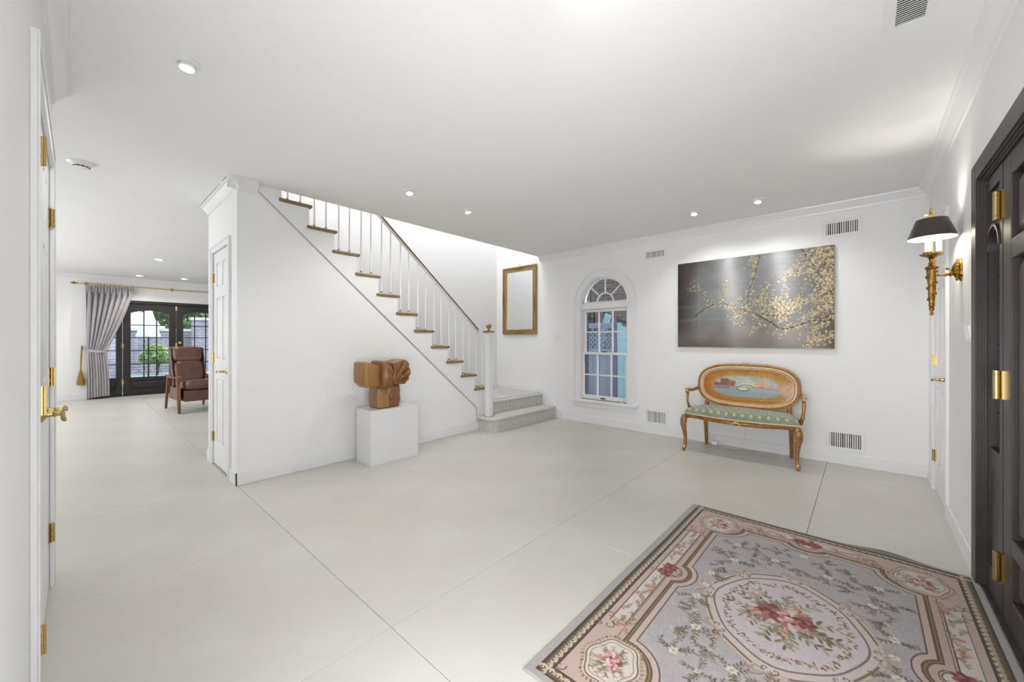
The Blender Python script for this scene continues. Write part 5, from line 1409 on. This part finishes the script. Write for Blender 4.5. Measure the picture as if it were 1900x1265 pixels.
french('door_6', 0.164, 0.620, 'black glazed french door leaf behind the grey curtain', None)
french('door_7', 0.630, 1.496, 'black glazed french door leaf between curtain and recliner', 0.625)
french('door_8', 1.506, 2.372, 'black glazed french door leaf behind the recliner', 1.501, knob=1.56)
french('door_9', 2.382, 3.236, 'black glazed french door leaf hidden beyond the stair block', None)

# ------------------------------------------------------------------ curtain rod, curtain, tassel
rod = empty('curtain_rod', (1.6, YL-0.11, 2.34), 'long brass curtain rod with spear finial over the french doors', 'curtain rod')
RY = YL-0.11
r = MB(); r.tube([(-0.02, RY, 2.342), (3.5, RY, 2.342)], 0.013, 12); r.build('rod', M['giltlight'], rod)
r = MB(); r.lathe([(0.012, 0), (0.020, 0.006), (0.012, 0.014), (0.010, 0.022), (0.026, 0.045), (0.022, 0.065), (0.008, 0.092), (0.0, 0.105)], (-0.015, RY, 2.342), 16, lambda x, y, z: (-z, x, y)); r.build('finial', M['gilt'], rod, smooth=50)
for x in (0.10, 1.42, 2.9):
    r = MB(); r.tube([(x, YL-0.002, 2.35), (x, RY+0.01, 2.345)], [0.012, 0.009], 8); r.lathe([(0.020, -0.012), (0.020, 0.012)], (x, RY, 2.342), 14, lambda a, b, c: (c, a, b)); r.lathe([(0.035, 0), (0.030, 0.008)], (x, YL-0.001, 2.352), 14, lambda a, b, c: (a, -c, b)); r.build('bracket', M['brass'], rod, smooth=50)
for k in range(9):
    x = 0.10+k*0.085
    r = MB(); r.tube([(x, RY+0.020*math.sin(a), 2.338+0.022*math.cos(a)) for a in np.linspace(0, 2*PI, 14, endpoint=False)], 0.003, 6, closed=True); r.build('ring', M['brass'], rod)

cur = empty('curtain', (0.25, YL-0.10, 0.02), 'silver-grey pleated curtain gathered by a tieback beside the french doors', 'curtain')
NF = 8
def curt(i, j, nu=160, nv=60):
    u = i/(nu-1); v = j/(nv-1)                       # v 0 top, 1 bottom
    z = 2.310-v*2.287
    vt = (2.315-0.985)/2.292                          # tie height
    if v < vt:
        q = v/vt; e = q**1.7
        L_ = 0.090*(1-e)+0.095*e; R_ = 0.790*(1-q**1.25)+0.375*q**1.25
    else:
        q = (v-vt)/(1-vt); e = 1-(1-q)**2.2
        L_ = 0.095+0.020*e*0.6; R_ = 0.375+0.045*e
    tight = math.exp(-((v-vt)/0.05)**2)
    amp = 0.055*(1-0.55*tight)*(0.35+0.65*min(1, v/0.08)) if v < 1 else 0.055
    ph = 2*PI*NF*u+0.5*math.sin(v*5)
    x = L_+(R_-L_)*u+0.012*math.sin(ph*1.0+1.1)*min(1, v*4)
    y = YL-0.115+amp*math.sin(ph)+0.010*math.sin(ph*2.3+v*6)*min(1, v*3)
    if v > vt: z += 0.03*u*((v-vt)/(1-vt))
    return (x, y, z)
silk = mat('silver_grey_satin', hexc('a29fa6'), 0.38, 0, noise=(2.5, hexc('b2a9ab'), 3, (1, 1, 0.1)), sheen=0.5)
r = MB(); r.surf(lambda i, j: curt(i, j), 160, 60)
co_ = r.build('drape', silk, cur, smooth=70)
m_ = co_.modifiers.new('cloth_thickness', 'SOLIDIFY'); m_.thickness = 0.003
r = MB()
for k in range(NF):
    u = (k+0.25)/NF; p = curt(int(u*159), 1)
    for dx in (-0.008, 0.0, 0.008): r.tube([(p[0]+dx, YL-0.155, 2.315), (p[0]+dx*0.4, YL-0.150, 2.25), (p[0]+dx*1.5, YL-0.152, 2.16)], [0.006, 0.005, 0.003], 6)
r.build('pinch_pleats', silk, cur, smooth=60)
r = MB(); tp = [(0.045, YL-0.05, 1.045), (0.085, YL-0.15, 1.010), (0.16, YL-0.185, 0.985), (0.27, YL-0.185, 0.975), (0.36, YL-0.165, 0.965), (0.392, YL-0.11, 0.965)]
n_ = len(tp); r.v += [(p[0], p[1], p[2]+0.026) for p in tp] + [(p[0], p[1], p[2]-0.026) for p in tp] + [(p[0], p[1]+0.006, p[2]+0.026) for p in tp] + [(p[0], p[1]+0.006, p[2]-0.026) for p in tp]
for k in range(n_-1): r.f += [(k, k+1, n_+k+1, n_+k), (2*n_+k, 3*n_+k, 3*n_+k+1, 2*n_+k+1), (k, 2*n_+k, 2*n_+k+1, k+1), (n_+k, n_+k+1, 3*n_+k+1, 3*n_+k)]
r.build('tieback', silk, cur, smooth=60)
hk = MB(); hk.tube([(0.040, YL-0.001, 1.075), (0.040, YL-0.05, 1.070), (0.040, YL-0.075, 1.078)], [0.008, 0.006, 0.011], 8)
hko = hk.build('tieback_hook', mat('dark_bronze_hook', hexc('5a4638'), 0.4, 0.7, noise=(9, hexc('4a382c'), 2, ONE)), smooth=50); tag(hko, 'dark bronze tieback hook on the wall left of the curtain', 'hook')
ts = empty('tassel', (0.050, YL-0.05, 0.30), 'gold tieback tassel hanging on a cord left of the grey curtain', 'tassel')
gold = mat('gold_silk_tassel', hexc('b08a34'), 0.5, 0.15, noise=(60, hexc('8a6820'), 4, (1, 1, 0.1)))
r = MB(); r.tube([(0.034, YL-0.08, 1.068), (0.025, YL-0.075, 0.85), (0.020, YL-0.07, 0.60)], 0.006, 8); r.tube([(0.046, YL-0.08, 1.060), (0.036, YL-0.075, 0.85), (0.026, YL-0.07, 0.60)], 0.006, 8); r.build('cord', gold, ts)
r = MB(); r.lathe([(0.006, 0.62), (0.018, 0.60), (0.010, 0.575), (0.024, 0.555), (0.030, 0.53), (0.022, 0.505), (0.034, 0.495), (0.030, 0.485)], (0.022, YL-0.07, 0), 18); r.build('tassel_head', gold, ts, smooth=60)
r = MB(); r.lathe([(0.030, 0.487), (0.042, 0.44), (0.050, 0.36), (0.052, 0.30), (0.0, 0.302)], (0.022, YL-0.07, 0), 40, wob=lambda a, z: 1+0.05*math.cos(20*a)); r.build('skirt', gold, ts, smooth=40)

# pale doormat in front of the french doors
dm = MB().box(0.89, 2.3, 10.95, 11.62, 0.0, 0.010).build('doormat', mat('pale_grey_mat', hexc('bdb9b4'), 0.95, noise=(50, hexc('a5a19c'), 4, ONE), bump=(200, 0.5, ONE)), smooth=None, bevel=0.003)
tag(dm, 'thin pale grey mat in front of the black french doors', 'mat')

# ------------------------------------------------------------------ leather recliner
leather = mat('brown_leather', hexc('6a493c'), 0.25, 0, noise=(7, hexc('573a30'), 4, ONE), bump=(90, 0.12, ONE), coat=0.4)
lwood = mat('walnut_arm_wood', hexc('9c6836'), 0.4, 0, wood=(5, hexc('5f3818'), (1, 1, 0.3)))
rc = empty('recliner', (1.325, 8.74, 0), 'brown leather recliner with curved wooden arms facing the foyer', 'armchair', rz=math.radians(4.5))
def LB(fn, name, m, smooth=50, bevel=None):
    b = MB(); fn(b); b.v = [(v[0]*0.82, v[1], v[2]) for v in b.v]; return b.build(name, m, rc, smooth=smooth, bevel=bevel, world=False)
def cushion(name, c, r_, tilt=0, e=0.35, fn=None):
    def f(p):
        q = Vector((p.x, p.y*math.cos(tilt)-p.z*math.sin(tilt), p.y*math.sin(tilt)+p.z*math.cos(tilt)))
        return fn(q) if fn else q
    return LB(lambda b: b.blob(c, r_, 40, 24, e, f), name, leather, 60)
cushion('seat_cushion', (0, -0.12, 0.435), (0.262, 0.37, 0.095), math.radians(-4), 0.42)
LB(lambda b: b.box(-0.255, 0.255, -0.46, 0.20, 0.185, 0.37), 'front_panel', leather, None, 0.02)
cushion('lower_back_cushion', (0, 0.235, 0.625), (0.262, 0.105, 0.212), math.radians(-14), 0.48)
cushion('headrest_cushion', (0, 0.325, 0.935), (0.262, 0.105, 0.146), math.radians(-14), 0.48)
def shell(b):
    b.quad_box([(-0.27, 0.16, 0.32), (0.27, 0.16, 0.32), (0.27, 0.24, 0.32), (-0.27, 0.24, 0.32), (-0.28, 0.38, 1.075), (0.28, 0.38, 1.075), (0.28, 0.43, 1.075), (-0.28, 0.43, 1.075)])
    for s in (-1, 1): b.quad_box([(s*0.262, 0.06, 0.42), (s*0.292, 0.06, 0.42), (s*0.292, 0.26, 0.34), (s*0.262, 0.26, 0.34), (s*0.268, 0.30, 1.07), (s*0.290, 0.30, 1.07), (s*0.290, 0.43, 1.075), (s*0.268, 0.43, 1.075)])
LB(shell, 'back_shell', leather, None, 0.012)
for s in (-1, 1):
    LB(lambda b: b.box(s*0.285-0.012, s*0.285+0.012, -0.36, 0.30, 0.19, 0.40), 'side_panel', mat('grey_brown_leather', hexc('7d6a66'), 0.4, noise=(6, hexc('6d5b57'), 3, ONE)), None, 0.008)
    def arm(b):
        P_ = [(-0.47, 0.585, 0.030), (-0.40, 0.592, 0.040), (-0.22, 0.580, 0.036), (0.0, 0.562, 0.030), (0.22, 0.568, 0.034), (0.36, 0.590, 0.026)]
        n_ = len(P_)
        for y, z, w in P_: b.v += [(s*0.325-w, y, z-0.014), (s*0.325+w, y, z-0.014), (s*0.325+w, y, z+0.014), (s*0.325-w, y, z+0.014)]
        for k in range(n_-1):
            for q in range(4): b.f.append((4*k+q, 4*k+(q+1) % 4, 4*k+4+(q+1) % 4, 4*k+4+q))
        b.f += [(3, 2, 1, 0), tuple(4*(n_-1)+q for q in range(4))]
    LB(arm, 'arm_rest', lwood, 40, 0.008)
    LB(lambda b: b.quad_box([(s*0.325-0.020, -0.47, 0), (s*0.325+0.020, -0.47, 0), (s*0.325+0.020, -0.415, 0), (s*0.325-0.020, -0.415, 0), (s*0.325-0.026, -0.42, 0.575), (s*0.325+0.026, -0.42, 0.575), (s*0.325+0.026, -0.29, 0.575), (s*0.325-0.026, -0.29, 0.575)]), 'leg', lwood, None, 0.006)
    LB(lambda b: b.quad_box([(s*0.325-0.018, 0.40, 0), (s*0.325+0.018, 0.40, 0), (s*0.325+0.018, 0.45, 0), (s*0.325-0.018, 0.45, 0), (s*0.325-0.022, 0.20, 0.555), (s*0.325+0.022, 0.20, 0.555), (s*0.325+0.022, 0.30, 0.555), (s*0.325-0.022, 0.30, 0.555)]), 'leg', lwood, None, 0.006)
LB(lambda b: b.box(-0.30, 0.30, 0.05, 0.09, 0.20, 0.25), 'stretcher', lwood, None, 0.004)

# ------------------------------------------------------------------ garden behind the french doors
ground = mat('pale_patio', hexc('b9c6cc'), 0.7, noise=(3, hexc('a8b6bd'), 4, ONE))
MB().box(-8, 16, YL+0.19, 30, -0.16, -0.03).build('patio', ground, kind='structure', smooth=None)
water = mat('pool_water', hexc('6fc0d0'), 0.08, 0, noise=(5, hexc('8fd4e0'), 3, ONE), bump=(9, 0.4, ONE))
tag(MB().box(-3, 7, 13.2, 15.0, -0.03, -0.012).build('pool', water, kind='structure', smooth=None))
def brickwall(name, x0, x1, y, z1, lab, cap=True, bl=0.30, bh=0.10, stuffkind=True, brick=('8f8f9f', '7f686a', 'aba8b6', '8c6f70', 'a7938f')):
    root = empty(name, ((x0+x1)/2, y, 0), lab, 'wall')
    MB().box(x0, x1, y+0.02, y+0.22, -0.03, z1).build('mortar_core', mat('grey_mortar', hexc('b5b0ac'), 0.95, noise=(20, hexc('a29d98'), 4, ONE)), root, smooth=None)
    b = MB(); row = 0; z = 0.0
    while z < z1-0.02:
        x = x0-(bl/2 if row % 2 else 0)
        while x < x1:
            xa, xb = max(x, x0)+0.006, min(x+bl, x1)-0.006
            if xb-xa > 0.03:
                d_ = R(0, 0.012); b.box(xa, xb, y-d_, y+0.03, z+0.006, min(z+bh, z1)-0.006)
            x += bl
        z += bh; row += 1
    o = b.build('brickwork', mat('rose_grey_brick', hexc(brick[0]), 0.9, noise=(4, hexc(brick[2]), 6, ONE)), root, smooth=None, kind='stuff')
    if cap: MB().box(x0-0.05, x1+0.05, y-0.06, y+0.28, z1, z1+0.10).build('coping', mat('pale_stone_coping', hexc('d8d4cc'), 0.8, noise=(8, hexc('c5c1b9'), 3, ONE)), root, smooth=None)
brickwall('garden_wall', -4.5, 9.5, 20.0, 1.55, 'long low brick wall across the far side of the garden')
brickwall('brick_pier', 2.92, 3.6, 19.2, 1.98, 'brick pier with pale stone cap in front of the garden wall')
brickwall('chimney_breast', 0.5, 1.0, 17.6, 1.9, 'narrow brick pier behind the left panes of the french door')
# folded garden parasol
pr = empty('parasol', (1.42, 16.2, 0), 'closed white garden parasol on a thin pole seen through the french door', 'parasol')
r = MB(); r.lathe([(0.03, 2.75), (0.05, 2.5), (0.08, 2.1), (0.19, 1.6), (0.27, 1.33), (0.25, 1.30), (0.17, 1.55), (0.06, 2.08)], (1.42, 16.2, 0), 48, wob=lambda a, z: 1+0.08*math.cos(8*a)); r.build('canopy', mat('white_canvas', (0.85, 0.86, 0.86), 0.8, noise=(5, (0.8, 0.81, 0.82), 3, ONE)), pr, smooth=60)
r = MB(); r.tube([(1.42, 16.2, 0.05), (1.42, 16.2, 2.8)], 0.022, 10); r.build('pole', M['black'], pr)
r = MB(); r.lathe([(0.26, -0.03), (0.26, 0.02), (0.05, 0.07)], (1.42, 16.2, 0), 24); r.build('base', M['black'], pr, smooth=40)


def leafball(b, c, rad, n, s):
    for k in range(n):
        a = R(0, 2*PI); t = math.acos(R(-1, 1)); q = rad*(0.55+0.45*random.random()**0.5)
        p = Vector((c[0]+q*math.sin(t)*math.cos(a), c[1]+q*math.sin(t)*math.sin(a), c[2]+0.85*q*math.cos(t)))
        u = Vector((R(-1, 1), R(-1, 1), R(-1, 1))).normalized(); w = u.orthogonal().normalized()*0.5
        l = s*R(0.7, 1.3); i = len(b.v)
        b.v += [tuple(p-u*l), tuple(p+w*l), tuple(p+u*l), tuple(p-w*l)]; b.f.append((i, i+1, i+2, i+3))
greens = [mat('leaf_green_%s' % n_, hexc(c1), 0.6, noise=(3, hexc(c2), 3, ONE)) for n_, c1, c2 in (('mid', '4f7a3c', '76a35a'), ('deep', '2f5230', '4a7440'), ('pale', '7fa860', 'a9c88a'))]
def tree(name, x, y, z, rads, gm, lab, cat='tree', trunk=0.08, n=2200, s=0.10, grp=None):
    t = empty(name, (x, y, 0), lab, cat, grp)
    r = MB(); r.tube([(x, y, -0.05), (x+0.05, y, z*0.5), (x, y, z)], [trunk, trunk*0.8, trunk*0.5], 8); r.build('trunk' if cat == 'tree' else 'stem', mat('bark_brown', hexc('5f4f40'), 0.9, noise=(9, hexc('463a30'), 4, ONE)), t)
    b = MB()
    for (dx, dy, dz, rr) in rads: leafball(b, (x+dx, y+dy, z+dz), rr, int(n/len(rads)), s)
    b.build('foliage', gm, t, smooth=None, kind='stuff', recalc=False)
tree('broad_tree', -0.3, 24.5, 2.9, [(0, 0, 0, 1.3), (0.7, 0, 0.4, 1.1), (-1.0, 0, -0.3, 1.2)], greens[1], 'dark leafy tree beyond the garden wall at the left of the door panes', n=3000, s=0.16)
tree('broad_tree', 3.5, 24.2, 2.7, [(0, 0, 0, 1.35), (0.6, 0, 0.5, 1.2), (-0.7, 0, 0.3, 1.1), (0.1, 0, 1.3, 1.1)], greens[0], 'bright leafy tree beyond the garden wall right of the parasol', n=3400, s=0.16)
tree('broad_tree', 7.1, 24.4, 2.9, [(0, 0, 0, 1.4), (0.9, 0, 0.4, 1.2), (-0.5, 0, 0.3, 1.1)], greens[1], 'dark leafy tree beyond the garden wall past the brick pier', n=3000, s=0.16)
tree('garden_bush', 1.85, 18.6, 0.70, [(0, 0, 0.05, 0.36), (0.22, 0, -0.08, 0.28), (-0.2, 0, -0.1, 0.26)], greens[2], 'round pale green bush before the garden wall', 'bush', 0.04, 2600, 0.06)
tree('garden_bush', 0.0, 19.0, 0.5, [(0, 0, 0, 0.5), (-0.5, 0, -0.1, 0.45)], greens[0], 'low green bush at the left end of the garden wall', 'bush', 0.04, 1600, 0.06)

# ------------------------------------------------------------------ side yard behind the arched window
MB().box(XB+0.17, 12, -2, 8, -0.3, -0.05).build('side_yard', mat('grey_yard_paving', hexc('8f9296'), 0.9, noise=(4, hexc('7d8085'), 5, ONE)), kind='structure', smooth=None)
house = empty('brick_house_wall', (8.6, 4.5, 0), 'grey-brown brick wall of the neighbouring house behind the arched window', 'wall')
MB().box(8.62, 8.9, 1.6, 8.2, -0.05, 4.6).build('mortar_core', mat('pale_mortar', hexc('a7a39f'), 0.95, noise=(20, hexc('918d89'), 4, ONE)), house, smooth=None)
bm_ = [mat('house_brick_%s' % n_, hexc(c1), 0.9, noise=(6, hexc(c2), 5, ONE)) for n_, c1, c2 in (('grey', '857e7c', '6f6866'), ('brown', '8d7c74', '786860'), ('pale', 'b3aaa4', '9c938d'))]
bmeshes = []
for m_ in bm_:
    o = MB().box(0.0, 0.03, 0.006, 0.234, 0.005, 0.070).build('brick', m_, None, smooth=None); bmeshes.append(o.data); bpy.data.objects.remove(o)
rows = MB(); nb = 0
for q in range(0, 60):
    z = -0.05+q*0.0755
    for k in range(0, 28):
        y = 1.6+k*0.24+(0.12 if q % 2 else 0)
        dY = y/8.6*4.947; zz = 1.2+(z-1.2)*4.947/8.6
        seen = 2.30 < dY < 3.12 and 1.50 < zz < 2.16 and nb < 280
        if seen:
            o = bpy.data.objects.new('brick', random.choices(bmeshes, (5, 4, 1))[0]); COL.objects.link(o); adopt(o, house)
            o.location = Vector((8.60-R(0, 0.006), y, z))-_root[house.name]; nb += 1
        else:
            rows.box(8.60, 8.63, y+0.006, y+0.234, z+0.005, z+0.070)
rows.build('brickwork', bm_[0], house, smooth=None, kind='stuff')
tree('ivy_tree', 8.0, 4.75, 3.1, [(0, 0, 0, 0.42), (0, 0.3, 0.15, 0.38), (0, -0.35, 0.1, 0.35)], greens[1], 'dark green branch hanging at the top of the arched window', 'tree', 0.03, 1500, 0.045)

blue = mat('grey_blue_fence_paint', hexc('8d9db0'), 0.6, noise=(5, hexc('8292a6'), 4, (1, 1, 0.2)))
pale = mat('pale_aqua_paint', hexc('a8cfdc'), 0.55, noise=(5, hexc('9bc3d2'), 4, (1, 1, 0.2)))
plum = mat('plum_grey_post_paint', hexc('6f7388'), 0.6, noise=(5, hexc('646880'), 4, ONE))  # post paint is a darker plum grey than the fence
FX = 6.45
mpk = mpYZ(FX, -1)
fc_ = empty('lattice_fence', (FX, 3.9, 0), 'grey-blue wooden fence with a lattice top behind the arched window', 'fence')
def lattice(parent, a0, a1, b0, b1, mp, m, w=0.030, s=0.085):
    L_ = MB(); h = b1-b0; k = a0-h
    while k < a1:
        for sg in (1, -1):
            # clip a diagonal strip to the rectangle
            x0, x1 = (k, k+h); t0 = max(0, (a0-x0)/h); t1 = min(1, (a1-x0)/h)
            if t1-t0 > 0.02:
                p = lambda t: (x0+t*h, (b0+t*h) if sg > 0 else (b1-t*h))
                (xa, za), (xb, zb) = p(t0), p(t1); q = w*0.7
                L_.prism([(xa, za-q), (xb, zb-q), (xb, zb+q), (xa, za+q)], mp, 0.004 if sg > 0 else 0.012, 0.010 if sg > 0 else 0.018)
        k += s
    return L_.build('lattice', m, parent, smooth=None, kind='stuff')
lattice(fc_, 3.33, 4.9, 1.04, 1.36, mpk, blue)
r = MB(); r.mbox(mpk, 3.30, 4.9, 1.42, 1.515, 0.0, 0.05); r.build('top_rail', blue, fc_, smooth=None, bevel=0.004)
r = MB(); r.mbox(mpk, 3.30, 4.9, 1.35, 1.372, 0.0, 0.04); r.build('rail', blue, fc_, smooth=None)
r = MB(); r.mbox(mpk, 3.30, 4.9, 0.955, 1.045, 0.0, 0.05); r.build('middle_rail', blue, fc_, smooth=None, bevel=0.004)
for k in range(9):
    y = 3.34+k*0.135; MB().box(FX-0.02-0.03, FX-0.02+0.03, y, y+0.02, 1.375, 1.42).build('spindle', blue, fc_, smooth=None)
for k in range(11):
    y = 3.33+k*0.142; MB().mbox(mpk, y+0.002, y+0.140, -0.02, 0.96, 0.004, 0.022+0.002*(k % 2)).build('plank', blue, fc_, smooth=None, bevel=0.003)
MB().box(FX-0.07, FX+0.05, 3.238, 3.335, -0.05, 1.56).build('post', plum, fc_, smooth=None, bevel=0.004)
sh_ = empty('garden_shed', (6.4, 2.9, 0), 'pale aqua shed panel with a sloping top right of the lattice fence', 'shed')
mpq = mpYZ(6.40, -1)
for k in range(7):
    y1_ = 3.232-k*0.12; y0_ = y1_-0.118; tp0 = 1.47-(3.235-y0_)*0.62; tp1 = 1.47-(3.235-y1_)*0.62
    MB().prism([(y0_, -0.02), (y1_, -0.02), (y1_, 0.96), (y0_, 0.96)], mpq, 0, 0.02).build('plank', pale, sh_, smooth=None, bevel=0.003)
MB().prism([(2.4, 1.22), (3.235, 1.22), (3.235, 1.505), (3.16, 1.505), (3.14, 1.45), (2.4, 0.99+0.02)][:5]+[(2.4, 1.24)], mpq, 0, 0.03).build('gable_board', pale, sh_, smooth=None)
lattice(sh_, 2.4, 3.08, 0.96, 1.22, mpq, pale, 0.034, 0.075)
MB().mbox(mpq, 3.08, 3.235, 0.96, 1.22, 0, 0.02).build('corner_board', pale, sh_, smooth=None)
MB().prism([(2.40, 1.25), (3.234, 1.548), (3.234, 1.58), (2.40, 1.28)], mpq, -0.05, 0.05).build('roof_edge', M['black'], sh_, smooth=None)
pk = empty('leaning_board', (6.9, 3.5, 0), 'pale board leaning above the lattice fence', 'board')
MB().quad_box([(6.88, 4.12, -0.05), (6.92, 4.12, -0.05), (6.92, 4.24, -0.05), (6.88, 4.24, -0.05), (6.88, 3.64, 1.68), (6.92, 3.64, 1.68), (6.92, 3.75, 1.73), (6.88, 3.75, 1.73)]).build('board', pale, pk, smooth=None)
ig = empty('iron_gate', (7.4, 4.5, 0), 'black iron bars behind the left top of the lattice fence', 'gate')
for k in range(7):
    y = 4.02+k*0.13; MB().box(7.39, 7.43, y, y+0.045, 0.0, 1.90).build('bar', M['black'], ig, smooth=None)
MB().box(7.385, 7.435, 3.98, 4.90, 1.0, 1.05).build('cross_bar', M['black'], ig, smooth=None)
